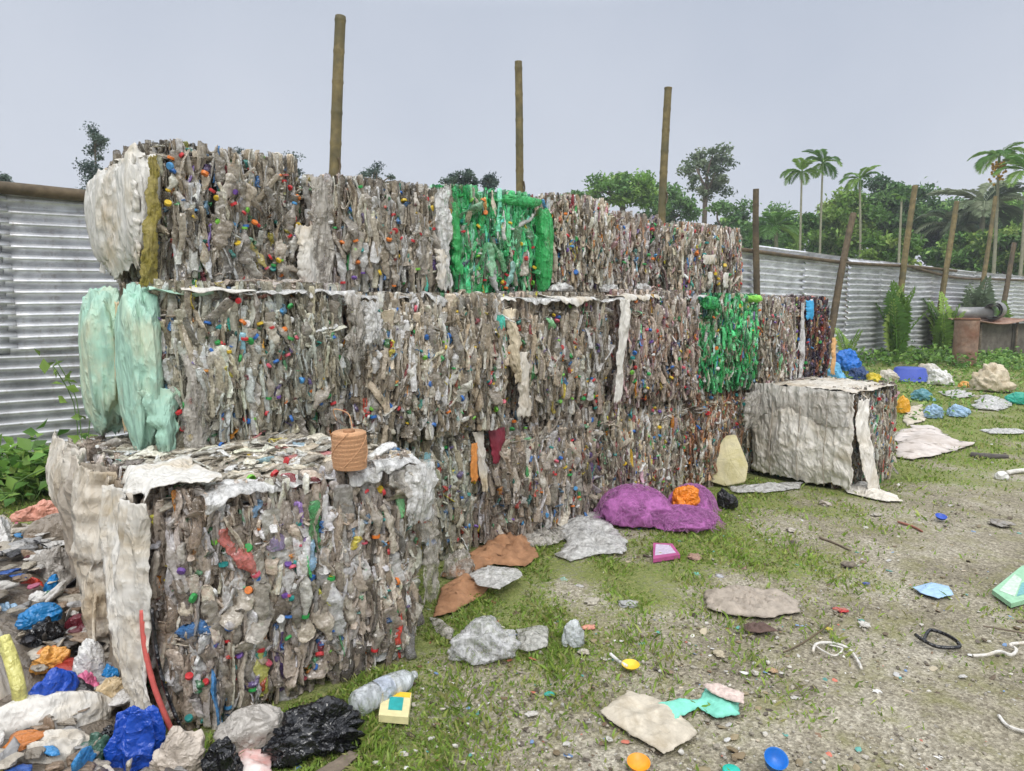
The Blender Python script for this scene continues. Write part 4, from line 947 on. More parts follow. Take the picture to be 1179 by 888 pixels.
palm(1098, 262, 40, 'greyish palm with drooping fronds behind the leaning bamboo posts', 1098, 330, 16, 2.3, .16, 'grey', 9, (-.3, 1.2), 1.5, False, 24, .36, .035)
TR = [(905, 240, 985, 310, 40, 'mid', 'mid green tree behind the slender palm pair'), (985, 204, 1050, 285, 42, 'dark', 'tall dense dark tree, highest of the right tree belt'), (1020, 215, 1085, 300, 43, 'dark', 'dark round tree behind the leaning brown fence post'),
      (945, 222, 1010, 300, 39, 'light', 'lighter green tree left of the tall dense dark tree'), (1066, 245, 1120, 315, 42, 'blue', 'bluish dark tree behind the greyish palm'), (1120, 250, 1200, 330, 36, 'light', 'yellow green tree low at the right edge beyond the fence'),
      (1000, 262, 1060, 318, 33, 'light', 'bright low tree crown just above the fence between two bamboo posts'), (862, 248, 925, 310, 46, 'dark', 'dark low tree behind the coconut palm'), (1150, 215, 1215, 300, 44, 'mid', 'green tree behind the palm at the right frame edge'), (1075, 270, 1150, 330, 38, 'mid', 'mid green tree low between the leaning bamboo posts'),
      (868, 240, 930, 300, 52, 'mid', 'hazy green tree far behind the coconut palm'), (930, 236, 1000, 300, 52, 'dark', 'hazy dark tree behind the single areca palm'), (1040, 226, 1110, 300, 54, 'mid', 'hazy tall tree between the leaning posts, farthest back'),
      (1090, 232, 1160, 310, 50, 'dark', 'hazy dark tree behind the tall fruiting areca palm'), (1160, 240, 1230, 320, 50, 'mid', 'hazy green tree farthest back at the right frame edge'), (820, 244, 880, 296, 54, 'mid', 'hazy low tree behind the first fence post')]
for k, (a, b_, c_, d_, dep, kd, lab) in enumerate(TR):
    broad_tree(a, b_, c_, d_, dep, lab, kd, 38, 330, .26, 50 + k, .27)
FORM = np.array([[x, 60 + 8 * math.sin(x * .13), 0] for x in np.linspace(-60, 230, 120)])
mb = MB(); r = np.random.default_rng(77); cols = pal(*FOL['dark'], *FOL['mid'])
for k, p in enumerate(FORM):
    n = 520; hh = 4.2 + 1.1 * math.sin(k * .9) + .8 * math.sin(k * 2.3); D = np.column_stack([r.normal(0, 1.7, n), r.normal(0, 1.5, n), hh * r.random(n) ** .8]); D[:, :2] *= np.sqrt(np.clip(1.05 - D[:, 2:] / hh, .02, 1))
    V, F = leaf_quads(p + D, .6, r); mb.add(V, F, np.repeat(cols[r.integers(len(cols))][None] * r.uniform(.7, 1.3, (n, 1)), 4, 0))
o = mb.build('distant_woodland', LEAF); tag(o, 'distant belt of green woodland closing the view beyond the fence', 'woodland', kind='stuff')

# saplings, weeds and undergrowth inside the fence
def sapling(px, py0, pyb, label, nf, fl, seed, kind='light', Yd=7.3, el=(1.36, 1.72), droop=.62, name='palm_sapling'):
    r = np.random.default_rng(seed + 6000); b_ = G(px, pyb) if Yd is None else PY(px, pyb, Yd); b_[2] = -.02
    root = empty(name, b_, label, 'young palm', 'palm saplings along the fence'); cols = pal(*FOL[kind])
    for k in range(nf):
        mb = MB(); frond(mb, b_ + np.array([r.normal(0, .06), r.normal(0, .06), 0]), r.uniform(0, 6.28), r.uniform(*el), fl * r.uniform(.7, 1.05), droop * r.uniform(.5, 1.2), r, cols, 20, .25, .055, vee=.3)
        mb.build('frond', LEAF, root)
sapling(1034, 320, 415, 'brightest tall palm sapling against the fence, left of the others', 8, 1.95, 1, Yd=7.5)
sapling(1084, 335, 415, 'broad palm sapling between the brightest one and the rusty drum', 8, 1.8, 2, 'light', Yd=7.5)
sapling(1122, 335, 412, 'feathery palm sapling rising behind the grey shed', 10, 2.2, 3, 'grey', Yd=7.6)
sapling(1148, 345, 412, 'small palm sapling just right of the rolled sheet on the shed', 7, 1.9, 4, 'light', Yd=7.6)
sapling(978, 390, 425, 'thin sparse palm seedling behind the blue bags', 4, 1.0, 5, 'light', Yd=6.9)
def weed(px, py, label, n, rad, h, seed, leaf=.09, kind='light', zb=0, cat='weed', name='weed_clump', group=None, Yd=None):
    r = np.random.default_rng(seed + 7000); b_ = G(px, py) if Yd is None else PY(px, py, Yd); b_[2] = 0
    root = empty(name, b_, label, cat, group); cols = pal(*FOL[kind], *FOL['mid']); st = MB(); lf = MB()
    for k in range(n):
        a, q = r.uniform(0, 6.28), rad * math.sqrt(r.random()); p = b_ + np.array([q * math.cos(a), q * math.sin(a), 0]); hh = h * r.uniform(.4, 1)
        S = smooth_path([p, p + [r.normal(0, .04), r.normal(0, .04), hh * .6], p + [r.normal(0, .12), r.normal(0, .12), hh]], 3); V, F = tube(S, .005, 5); st.add(V, F)
        m = int(5 + 5 * r.random()); C = S[r.integers(2, len(S), m)] + r.normal(0, leaf * .7, (m, 3)); V, F = leaf_quads(C, leaf, r, .7, .65)
        lf.add(V, F, np.repeat(cols[r.integers(len(cols))][None] * r.uniform(.7, 1.25, (m, 1)), 4, 0))
    lf.build('leaves', LEAF, root); o = st.build('stems', plain('stem', (90, 120, 60), .6, .2), root); o['kind'] = 'stuff'
weed(22, 560, 'leafy weed clump at the foot of the fence at the left frame edge', 60, .42, .30, 1, .12, Yd=6.6)
weed(66, 556, 'leafy weed clump at the fence foot beside the nearest bale', 46, .36, .32, 2, .12, Yd=6.7)
weed(88, 430, 'broad leaf sprig on the fence beside the mint sack', 3, .05, 1.15, 3, .11, Yd=7.6)
for k, (px, py, lab, h) in enumerate(((1005, 425, 'low weeds behind the blue basin at the fence', .5), (1060, 420, 'low weeds below the broad palm sapling', .6), (1100, 425, 'low weeds at the foot of the rusty drum', .55), (1165, 425, 'dark weeds growing in front of the grey shed wall', .5), (1140, 430, 'weeds behind the beige heap', .45), (1040, 422, 'low weeds right behind the white sacks', .4))):
    weed(px, py - 6, lab, 46, .8, h * .6, 10 + k, .12, 'mid', group='weeds along the right fence')
# thin leafy ground cover at the right back
r = np.random.default_rng(12)
n = 9000; Pq = np.column_stack([r.uniform(8, 30, n), r.uniform(3.2, 7.8, n)]); kp = r.random(n) < np.clip(.4 + .6 * sines(Pq, 9, .8, 3), .05, 1); Pq = Pq[kp & ~inside_stack(Pq)]
C = np.column_stack([Pq, r.uniform(.0, .10, len(Pq))]); V, F = leaf_quads(C, .085, r, .8, .5); gcols = pal(*FOL['light'], *FOL['mid'])
o = np_obj('ground_cover', V, F, LEAF, None, np.repeat(gcols[r.integers(len(gcols), size=len(C))], 4, 0)); tag(o, 'low leafy ground cover between the rubbish and the far fence', 'ground cover', kind='stuff')

# ------------------------------------------------------------------ shed and drum at the far right
sh0, sh1 = G(1122, 411), G(1200, 408)
base = (sh0 + sh1) / 2; base[2] = 0
shed = empty('lean_to_shed', base, 'low grey concrete lean-to with a sagging roof sheet at the right frame edge', 'shed')
ax = sh1 - sh0; ln = np.linalg.norm(ax); ax /= ln; nx_ = np.array([-ax[1], ax[0], 0]); Rm = np.column_stack([ax, nx_, Z])
for k in range(4):
    w_ = ln / 4; V, F = boxv(sh0 + ax * (w_ * (k + .5)) + nx_ * .02 * (k % 2) + Z * .44, (w_ / 2 - .015, .05, .46), Rm); np_obj('wall_panel', V, F, CONC, shed, None, False)
V, F = boxv(sh0 + nx_ * .7 + Z * .44, (.05, .66, .45), Rm); np_obj('side_wall', V, F, CONC, shed, None, False)
a, b_ = np.meshgrid(np.linspace(0, 1, 30), np.linspace(0, 1, 60), indexing='ij'); a = a.ravel(); b_ = b_.ravel()
V = sh0 - ax * .6 + a[:, None] * ax * (ln + .9) + (b_[:, None] * 1.9 - .35) * nx_ + (1.0 + .10 * b_ + .02 * np.sin(b_ * 90) - .10 * np.sin(a * 5) ** 2)[:, None] * Z
o = np_obj('roof_sheet', V, [grid_faces(30, 60)], RUST, shed); o.modifiers.new('thickness', 'SOLIDIFY').thickness = .006
for k in (0, .52, .98):
    V, F = tube([sh0 + ax * ln * k - nx_ * .12 - Z * .05, sh0 + ax * ln * k - nx_ * .12 + Z * 1.0], .035, 8); np_obj('post', V, F, WOOD, shed)
p = (sh0 + ax * .9 + nx_ * .5) + Z * 1.12
root = empty('rolled_sheet', p, 'grey rolled metal sheet lying on the roof of the lean-to', 'rolled sheet'); th = np.linspace(0, 4.6 * math.pi, 70); rr = .14 + .008 * th
for nm, cc, l2, dv in (('roll', p + ax * .5 + Z * .14, .75, (ax * .85 + nx_ * .5)), ('roll', p - ax * .55 + Z * .06, .6, (ax * .9 - nx_ * .3))):
    dv = dv / np.linalg.norm(dv); sd = np.cross(dv, Z); rs = np.column_stack([rr * np.cos(th), rr * np.sin(th)]) * (1 if cc[2] > 1.2 else .7)
    V = np.concatenate([cc + s * dv * l2 + rs[:, :1] * sd + rs[:, 1:] * Z for s in (-1, 1)]); i = np.arange(69); q = np.stack([i, i + 1, i + 71, i + 70], 1)
    o = np_obj(nm, V, [q], CORR, root, np.repeat(lin((150, 150, 148))[None], len(V), 0)); o.modifiers.new('thickness', 'SOLIDIFY').thickness = .004
p = G(1110, 421); p[2] = 0; wd = 12.5 / FPX * depth_of(p)
root = empty('rusty_drum', p, 'rust streaked upright metal drum standing left of the grey lean-to', 'drum')
zz = np.linspace(0, 1.08, 28); rr = wd * (1 + .03 * np.exp(-((zz - .36) / .03) ** 2) + .03 * np.exp(-((zz - .72) / .03) ** 2)); V, F = tube(np.column_stack([np.full(28, p[0]), np.full(28, p[1]), zz]), rr, 24); np_obj('drum_body', V, F, RUST, root)
V, F = tube(np.array([p + Z * 1.07, p + Z * 1.12]), wd * 1.03, 24); np_obj('rim', V, F, plain('rust_rim', (120, 84, 60), .8, .3), root)
# ------------------------------------------------------------------ rubbish pile left of the nearest bale
r = np.random.default_rng(404)
def mound_z(P):
    x, y = P[:, 0], P[:, 1]
    h = .30 * np.exp(-((y - 3.9) / 1.25) ** 2) * np.clip((.62 - x) / .12, 0, 1) * np.clip((x + 2.2) / .8, 0, 1)
    return h + .05 * np.clip((2.9 - np.abs(y - 2.4)) / 2.9, 0, 1) * np.clip((.5 - x) / .3, 0, 1) + .03 * sines(P, 15, 5, 2) * (h > .02)
ux, uy = np.linspace(-2.6, .6, 90), np.linspace(1.4, 6.2, 110); A, B = np.meshgrid(ux, uy, indexing='ij'); PP = np.column_stack([A.ravel(), B.ravel()])
mb = MB(); edge = np.clip(np.minimum.reduce([PP[:, 0] + 2.6, .6 - PP[:, 0], PP[:, 1] - 1.4, 6.2 - PP[:, 1]]) / .2, 0, 1)
zz = mound_z(PP) * edge - .03; mb.add(np.column_stack([PP, zz]), [grid_faces(90, 110)], lin((120, 110, 98)))
SCR = pal((206, 202, 196), (180, 170, 152), (150, 140, 126), (90, 84, 78), (40, 38, 42), (40, 90, 170), (60, 140, 200), (190, 60, 50), (214, 130, 60), (210, 190, 80), (110, 40, 50), (70, 130, 90), (196, 186, 170), (140, 120, 100), (210, 110, 140), (160, 158, 156))
SCP = np.array([5, 4, 3, 1.5, 1.2, .5, .5, .5, .5, .5, .6, .4, 4, 3, .4, 4]); V0, F0_ = ico(3)
for k in range(1700):
    p = np.array([r.uniform(-1.4, .56), r.uniform(1.7, 5.4)]); z = mound_z(p[None])[0]
    if r.random() < .35 and z < .1: continue
    s = .018 * 3.2 ** (r.random() ** 1.8); M = np.linalg.qr(r.normal(size=(3, 3)))[0]
    D = (1 + .3 * sines(V0, 9000 + k, 3, 2) + .42 * ridged(V0, 9500 + k, 5, 2))[:, None] * V0 * np.array([s * r.uniform(.8, 2.2), s, s * r.uniform(.1, .5)])
    D = D @ (M if r.random() < .25 else np.eye(3)).T; an = r.uniform(0, 6.28); D = D @ np.array([[math.cos(an), -math.sin(an), 0], [math.sin(an), math.cos(an), 0], [0, 0, 1]])
    mb.add(D + np.array([p[0], p[1], z + s * .15]), [F0_], SCR[r.choice(16, p=SCP / SCP.sum())] * r.uniform(.6, 1.1))
o = mb.build('loose_rubbish', bag('mixed_scrap', (200, 200, 200), .4, True)); tag(o, 'loose mixed plastic rubbish heaped on the ground left of the nearest bale', 'rubbish', kind='stuff')
BL, SKY_, TEAL = bag('blue', (24, 74, 176)), bag('skyblue2', (36, 130, 196)), bag('tealblue', (30, 120, 180))
WHITEB, YEL, ORG, PINK = bag('white', (222, 220, 216)), bag('yellow', (222, 196, 52)), bag('orange', (232, 168, 84)), bag('pink', (208, 104, 140))
REDB, MAR, GRN, GREYB = bag('red', (214, 72, 52)), bag('maroon2', (104, 36, 46)), bag('darkgreen', (64, 98, 82)), bag('grey', (168, 162, 154))
BEI = bag('beige', (202, 180, 142)); LBL = bag('lightblue', (150, 180, 206)); OLV = bag('paleyellow', (206, 200, 120))
K = dict(wr=.26, lump=.32, freq=3.4, oct=4)
heap('plastic_bag', 'whitish grey bag lying at the back of the pile by the left frame edge', 'plastic bag', (-30, 585, 32, 662), WHITEB, 1, .16, .8, **K)
heap('tarpaulin', 'folded brown grey tarpaulin at the back of the pile against the nearest bale', 'tarpaulin', (26, 590, 92, 645), bag('taupe', (140, 128, 114)), 2, .16, .8, wr=.14, lump=.15, freq=5, box=.5)
heap('plastic_bag', 'crumpled clear grey bag in front of the folded tarpaulin', 'plastic bag', (28, 625, 96, 690), GREYB, 3, .16, .7, wr=.2, lump=.2, freq=7)
heap('cloth_sack', 'pink and green sack on the very back of the pile below the weeds', 'sack', (12, 573, 84, 600), bag('salmon', (214, 150, 128)), 4, .22, .5, **K)
heap('plastic_bag', 'red orange scrap of bag between the yellow bag and the teal blue bag', 'plastic bag', (16, 662, 52, 688), REDB, 5, .22, .6, **K)
heap('plastic_bag', 'thin yellow bag at the left frame edge above the teal blue bag', 'plastic bag', (-14, 652, 28, 672), YEL, 6, .24, .5, **K)
heap('plastic_bag', 'small bright blue bag tucked below the clear grey bag', 'plastic bag', (50, 660, 70, 688), SKY_, 7, .22, .7, **K)
heap('plastic_bag', 'teal blue rounded bag resting on a black bag', 'plastic bag', (18, 692, 77, 722), TEAL, 8, .24, .6, wr=.16, lump=.18, freq=3.4, oct=2)
heap('rubbish_bag', 'small black bag under the teal blue bag', 'rubbish bag', (18, 708, 80, 748), BLACKBAG, 9, .18, .6, **K)
heap('plastic_bag', 'dark maroon scrap of bag right of the teal blue bag', 'plastic bag', (74, 704, 108, 724), MAR, 10, .2, .5, **K)
heap('plastic_bag', 'orange and yellow bag above the royal blue bag', 'plastic bag', (34, 742, 84, 774), ORG, 11, .16, .6, **K)
heap('plastic_bag', 'white bag between the orange bag and the nearest bale', 'plastic bag', (78, 734, 124, 792), WHITEB, 12, .12, .7, **K)
heap('plastic_bag', 'pink bag squeezed below the white bag', 'plastic bag', (84, 770, 120, 804), PINK, 13, .12, .6, **K)
heap('plastic_bag', 'light blue scrap of bag against the foot of the nearest bale', 'plastic bag', (112, 762, 138, 782), SKY_, 14, .14, .6, **K)
heap('plastic_bag', 'beige crumpled bag against the red hem of the nearest bale', 'plastic bag', (96, 776, 164, 816), BEI, 15, .08, .6, **K)
heap('plastic_bag', 'royal blue bag lying on the long white sack', 'plastic bag', (30, 764, 94, 822), BL, 16, .12, .7, wr=.2, lump=.22, freq=3.5, oct=2)
heap('plastic_bag', 'royal blue bag with a twisted top in front of the nearest bale', 'plastic bag', (122, 812, 196, 890), BL, 17, .02, .5, wr=.24, lump=.22, freq=4, oct=2, anis=(1, 1, .5))
heap('woven_sack', 'bulging white sack with a pale yellow edge at the left frame edge', 'sack', (-60, 716, 30, 842), WHITE_SACK, 18, .05, .6, wr=.10, lump=.16, freq=5)
o = rope('sack_hem', '', '', [(4, 742), (14, 768), (22, 800), (26, 830)], .022, OLV, 8, None, [.34, .28, .2, .11]); tag(o, 'pale yellow rolled plastic strip hanging beside the bulging white sack', 'plastic strip')
heap('woven_sack', 'long white woven sack lying flat across the front of the pile', 'sack', (-40, 796, 148, 864), WHITE_SACK, 19, .04, .35, wr=.09, lump=.10, freq=5)
heap('woven_sack', 'cream sack with striped folds at the bottom left corner of the pile', 'sack', (8, 842, 116, 905), CREAM_SACK, 20, .0, .5, wr=.12, lump=.12, freq=6)
heap('plastic_bag', 'dark green plastic bag between the cream sack and the twisted blue bag', 'plastic bag', (78, 842, 158, 900), GRN, 21, .0, .6, **K)
heap('rubbish_bag', 'small dark scrap with cords on the end of the long white sack', 'rubbish', (112, 832, 138, 850), BLACKBAG, 22, .08, .6, **K)
heap('plastic_bag', 'grey beige bag at the bottom of the frame left of the small black bag', 'plastic bag', (172, 838, 246, 905), bag('greybeige', (184, 172, 158)), 23, .0, .6, **K)
heap('rubbish_bag', 'small shiny black bag at the bottom of the frame', 'rubbish bag', (232, 848, 282, 905), BLACKBAG, 24, .0, .6, wr=.28, lump=.28, freq=4.5, oct=3)
heap('rubbish_bag', 'large shiny black bin bag crumpled at the foot of the nearest bale', 'rubbish bag', (296, 806, 424, 884), BLACKBAG, 25, .0, .55, wr=.30, lump=.28, freq=5, oct=3)
heap('plastic_sheet', 'folded grey plastic sheet between the nearest bale and the large black bin bag', 'plastic sheet', (246, 812, 334, 868), GREYB, 26, .0, .5, wr=.10, lump=.12, freq=5)
sheet('paper_scrap', 'white paper scrap with a red stain between two black bags', 'paper', [(276, 862), (312, 866), (314, 896), (272, 896)], plain('stained_paper', (226, 222, 216), .7, .1, 20, .3, .004, .3, stain=(200, 120, 110)), 27, .0, .03)
sheet('cardboard_strip', 'grey wooden lath lying below the large black bin bag', 'lath', [(352, 900), (402, 868), (412, 872), (380, 902)], WOOD, 28, .0, .01, 20, .012)
for k, (bb, mt, zb, lab) in enumerate((((30, 676, 66, 700), WHITEB, .22, 'small white bag above the teal blue bag'), ((84, 716, 116, 742), GREYB, .16, 'small clear grey bag right of the black bag, above the white bag'), ((-10, 690, 24, 722), LBL, .2, 'pale blue bag at the left frame edge beside the teal blue bag'),
     ((60, 800, 112, 822), bag('clear_white', (212, 210, 206)), .06, 'thin white bag between the royal blue bag and the beige bag'), ((-20, 668, 14, 694), bag('charcoal', (70, 70, 78)), .22, 'charcoal bag under the thin yellow bag at the left frame edge'), ((52, 640, 100, 664), bag('pale_film', (196, 190, 180)), .22, 'pale film bag lying over the folded tarpaulin'), ((-40, 612, 14, 640), GREYB, .24, 'grey film bag on top of the whitish bag at the left frame edge'))):
    heap('plastic_bag', lab, 'plastic bag', bb, mt, 40 + k, zb, .7, **K)
# ------------------------------------------------------------------ things standing on or beside the bales
p = G(403, 540, .83)
root = empty('twine_spool', p, 'brown jute twine spool standing on top of the nearest bale', 'twine spool'); TW = plain('jute_twine', (206, 160, 122), .85, .25, 200, .4, .003, .2)
mb = MB(); nturn = 80; th = np.linspace(0, nturn * 2 * math.pi, nturn * 18); zz = th / th[-1]
RR = .062 * (1 + .05 * np.sin(zz * math.pi)); PTS = np.column_stack([p[0] + RR * np.cos(th), p[1] + RR * np.sin(th), p[2] + .008 + .132 * zz + .004 * np.sin(th * .9)])
V, F = tube(PTS, .0014, 5); mb.add(V, F); V, F = tube(np.array([p + Z * .004, p + Z * .142]), .0605, 24); mb.add(V, F); mb.build('wound_twine', TW, root)
for k in range(5):
    a0 = k * 1.3; S = smooth_path([p + np.array([.066 * math.cos(a0 + u * 1.6), .066 * math.sin(a0 + u * 1.6), .02 + .11 * u + .01 * (k % 3)]) for u in np.linspace(0, 1, 6)]); V, F = tube(S, .0018, 5); np_obj('crossing_strand', V, F, TW, root)
S = smooth_path([p + [.03, .03, .145], p + [.03, .06, .20], p + [-.02, .08, .22], p + [.01, .12, .17]]); V, F = tube(S, .0022, 5); np_obj('loose_end', V, F, TW, root)
V, F = tube(np.array([p + Z * .138, p + Z * .150]), .022, 16); np_obj('cardboard_core', V, F, CARD, root)

# purple net heap with the orange bag in it
root_net = None
pc, hd, side, wd, dep, h = heap_frame(688, 552, 828, 610, 0, .55)
root = empty('fishing_net', pc, 'heap of purple netting on the ground against the stack', 'net')
def netblob(name, c, a, b, cc, seed, rot=0):
    P, F = blobv(a, b, cc, seed, lump=.18, wr=.10, freq=7, n=5); rr_ = np.random.default_rng(seed)
    V = c + P[:, :1] * side + P[:, 1:2] * hd + P[:, 2:3] * Z; tt = lin((196, 118, 186))[None] * (1 + .25 * ridged(V, seed, 30, 3))[:, None]
    np_obj(name, V, [F], PURPLE_NET, root, np.clip(tt, .01, .6)); mb = MB()
    for k in range(320):
        q = P[rr_.integers(len(P))]; a0 = rr_.uniform(0, 6.28); pts = []
        for u in np.linspace(-1, 1, 7):
            x = q[0] + u * .07 * math.cos(a0); y = q[1] + u * .05 * math.sin(a0); rn = min((x / a) ** 2 + (y / b) ** 2, .98)
            z = cc * math.sqrt(1 - rn) * 1.02 + .012 * math.sin(u * 5 + k) + .008; pts.append(c + x * side + y * hd + z * Z)
        V, F = tube(smooth_path(pts, 3), .0012, 4, False); mb.add(V, F, lin((212, 142, 202)) * rr_.uniform(.7, 1.2))
    o = mb.build('net_strands', PURPLE_NET, root); o['kind'] = 'stuff'
netblob('net_bundle', pc - side * wd * .20 , wd * .33, dep * .6, h * .82, 71)
netblob('net_tail', pc + side * wd * .20 - hd * .08, wd * .32, dep * .42, h * .42, 72)
netblob('net_fold', pc + side * wd * .28 + hd * .22, wd * .22, dep * .4, h * .72, 73)
heap('plastic_bag', 'shiny orange bag lying in the purple netting', 'plastic bag', (770, 556, 806, 586), bag('orange3', (240, 138, 30), .3), 74, .085, .7, **K)
heap('rubbish_bag', 'small black bag between the purple net and the white wrapped bale', 'rubbish bag', (822, 560, 850, 586), BLACKBAG, 75, .0, .7, **K)
# cream foam block leaning on the white wrapped bale
bq = G(839, 562); d = bq - CAM; hd2 = np.array([d[0], d[1], 0]); hd2 /= np.linalg.norm(hd2); sd2 = np.array([hd2[1], -hd2[0], 0]); m = depth_of(bq) / FPX
bm = bmesh.new()
for (x, z, y) in ((-20, 5, 0), (-19, 30, 2), (-6, 56, 8), (6, 58, 9), (20, 26, 3), (18, 8, -2), (-4, 2, -5), (-14, 10, 22), (-10, 34, 22), (4, 50, 22), (14, 22, 22), (10, 4, 22), (0, 30, -3)):
    q = bq + sd2 * x * 1.05 * m + Z * z * 1.08 * m + hd2 * y * .6 * m; bm.verts.new(q)
bmesh.ops.convex_hull(bm, input=bm.verts[:]); bmesh.ops.bevel(bm, geom=bm.edges[:], offset=.008, segments=2, affect='EDGES')
me = bpy.data.meshes.new('foam_block'); bm.to_mesh(me); bm.free(); o = link('foam_block', me, None, plain('foam', (222, 212, 174), .8, .2, 18, .5, .008, .2, stain=(190, 178, 110)))
tag(o, 'angular cream foam block leaning against the white wrapped bale', 'foam block')
# clear bottle lying by the nearest bale
pa, pb = G(408, 812, .04), G(478, 776, .035)
root = empty('plastic_bottle', (pa + pb) / 2 * np.array([1, 1, 0]), 'clear empty drink bottle lying at the foot of the nearest bale', 'bottle')
BOT = film('bottle_clear', (214, 218, 222), .35, .8, .12); ax = (pb - pa); Lb = np.linalg.norm(ax); t = np.linspace(0, 1, 60)
rad = np.interp(t, [0, .02, .06, .3, .33, .55, .62, .84, .93, .94, 1], [.6, .9, 1, 1, .93, .93, 1, .8, .36, .34, .34]) * .048; rad *= 1 + .03 * np.sin(t * 90) * (t > .1) * (t < .6)
V, F = tube(pa + t[:, None] * ax, rad, 24); V += (.006 * ridged(V, 9, 25, 2))[:, None] * Z; np_obj('bottle_body', V, F, BOT, root)
V, F = tube(pa + np.array([.33, .54])[:, None] * ax + Z * .0, .0475, 24, False); np_obj('label_band', V, F, film('label_clear', (196, 204, 220), .5, .9, .4), root)
# small carton
pcn = [(436, 832), (470, 835), (474, 806), (441, 803)]
c0 = np.mean([G(*q) for q in pcn], 0); root = empty('small_carton', c0 * np.array([1, 1, 0]), 'flat yellow carton with a teal panel lying on the grass by the clear bottle', 'carton')
def slab(name, poly, z0, z1, mat, par):
    a_ = [G(*q) for q in poly]; V = np.array([[*q[:2], z0] for q in a_] + [[*q[:2], z1] for q in a_]); n = len(a_)
    F = [np.array([[i, (i + 1) % n, n + (i + 1) % n, n + i] for i in range(n)]), np.arange(n)[None] + n, np.arange(n)[::-1][None]]
    return np_obj(name, V, F, mat, par, None, False)
slab('carton_body', pcn, .002, .028, plain('carton_cream', (222, 212, 160), .6, .15, 30), root); slab('teal_panel', [(447, 826), (463, 827), (465, 812), (449, 811)], .0284, .030, plain('carton_teal', (40, 160, 158), .5, .2, 30), root)
slab('yellow_border', [(440, 809), (472, 812), (473.5, 806.5), (441, 803.5)], .0284, .0296, plain('carton_yellow', (230, 190, 50), .5, .15, 30), root)
pcn = [(752, 648), (783, 643), (774, 630), (752, 629)]; c0 = np.mean([G(*q) for q in pcn], 0); root = empty('small_carton', c0 * np.array([1, 1, 0]), 'crushed purple and white carton on the grass below the purple net', 'carton')
slab('carton_body', pcn, .0, .022, plain('carton_pink', (176, 84, 134), .5, .2, 30), root); slab('white_panel', [(754, 644), (778, 641), (771, 632), (755, 631)], .0224, .0236, plain('carton_lilac', (200, 186, 206), .5, .3, 60), root)
pcn = [(1142, 684), (1164, 700), (1200, 690), (1200, 652), (1176, 656)]; c0 = np.mean([G(*q) for q in pcn], 0); root = empty('feed_packet', c0 * np.array([1, 1, 0]), 'flat pale green printed packet at the right frame edge', 'packet')
slab('packet_body', pcn, .0, .022, plain('packet_green', (150, 196, 160), .45, .2, 40), root); slab('pale_panel', [(1150, 685), (1168, 692), (1176, 672), (1168, 666)], .0224, .0236, plain('packet_pale', (196, 214, 196), .45, .3, 60), root); slab('blue_panel', [(1170, 692), (1196, 684), (1196, 672), (1176, 676)], .0224, .0236, plain('packet_blue', (110, 170, 170), .45, .3, 60), root)

# ------------------------------------------------------------------ things scattered on the ground
WSH, BSH = film('white_sheet', (206, 204, 200), .5, .95, .35), plain('beige_sheet', (198, 188, 170), .7, .25, 24, .5, .006, .3, stain=(150, 136, 112))
sheet('plastic_sheet', 'large crumpled white plastic sheet on the grass left of the purple net', 'plastic sheet', [(634, 606), (668, 596), (686, 590), (704, 606), (722, 626), (718, 640), (690, 640), (656, 648), (640, 640), (652, 626)], WSH, 101, 0, .10, 14)
sheet('plastic_sheet', 'greyish white plastic sheet with a pink edge against the foot of the grey bale', 'plastic sheet', [(600, 618), (618, 600), (650, 594), (668, 604), (650, 622), (628, 630), (606, 630)], GREYFILM, 102, 0, .09, 14)
sheet('cardboard_piece', 'torn brown cardboard heap at the foot of the stack', 'cardboard', [(508, 664), (540, 640), (578, 616), (604, 616), (620, 640), (606, 654), (566, 652), (530, 668)], CARD, 103, 0, .12, 12)
sheet('cardboard_piece', 'brown cardboard lying in front of the nearest bale, under a white sheet', 'cardboard', [(500, 712), (506, 680), (530, 664), (556, 664), (566, 674), (548, 692), (520, 706)], CARD, 104, 0, .07, 10)
heap('plastic_bag', 'grey translucent bag leaning on the corner of the nearest bale above the cardboard', 'plastic bag', (506, 628, 548, 668), GREYFILM, 105, 0, .7, **K)
sheet('plastic_sheet', 'small white sheet lying on the brown cardboard', 'plastic sheet', [(540, 662), (562, 652), (596, 656), (602, 664), (574, 680), (552, 676)], WSH, 106, .06, .03, 16)
heap('plastic_bag', 'puffed translucent grey bag lying on the grass right of the nearest bale', 'plastic bag', (512, 698, 600, 766), film('puffed_film', (204, 203, 202), .25, .85, .2), 107, 0, .75, wr=.34, lump=.42, freq=3.0, oct=4, hmul=.72)
sheet('plastic_strip', 'twisted film tail joining the puffed bag to the nearest bale', 'plastic film', [(494, 712), (506, 714), (524, 728), (520, 740), (504, 730)], GREYFILM, 108, 0, .06, 16)
sheet('plastic_strip', 'flat translucent grey film right of the puffed bag', 'plastic film', [(596, 726), (630, 722), (632, 746), (608, 752), (596, 748)], film('grey_film2', (190, 188, 180), .35, .85, .3), 109, 0, .04, 16)
heap('plastic_cup', 'clear crumpled cup with a blue top on the grass', 'cup', (646, 712, 674, 746), film('cup_clear', (206, 210, 212), .5, .95, .2), 110, 0, .7, wr=.12, lump=.15, freq=6)
sheet('plastic_sheet', 'flat dirty beige sack sheet lying on the bare ground in front', 'sack sheet', [(690, 822), (722, 796), (752, 804), (772, 812), (804, 846), (788, 858), (766, 869), (728, 850)], BSH, 111, 0, .035, 16)
sheet('cloth', 'mint green cloth lying behind the flat beige sack sheet', 'cloth', [(756, 812), (780, 806), (804, 808), (812, 796), (830, 792), (852, 800), (850, 824), (826, 828), (806, 816), (790, 824), (776, 830)], plain('mint_cloth', (128, 206, 184), .7, .2, 30, .4, .005, .3), 112, 0, .04, 20)
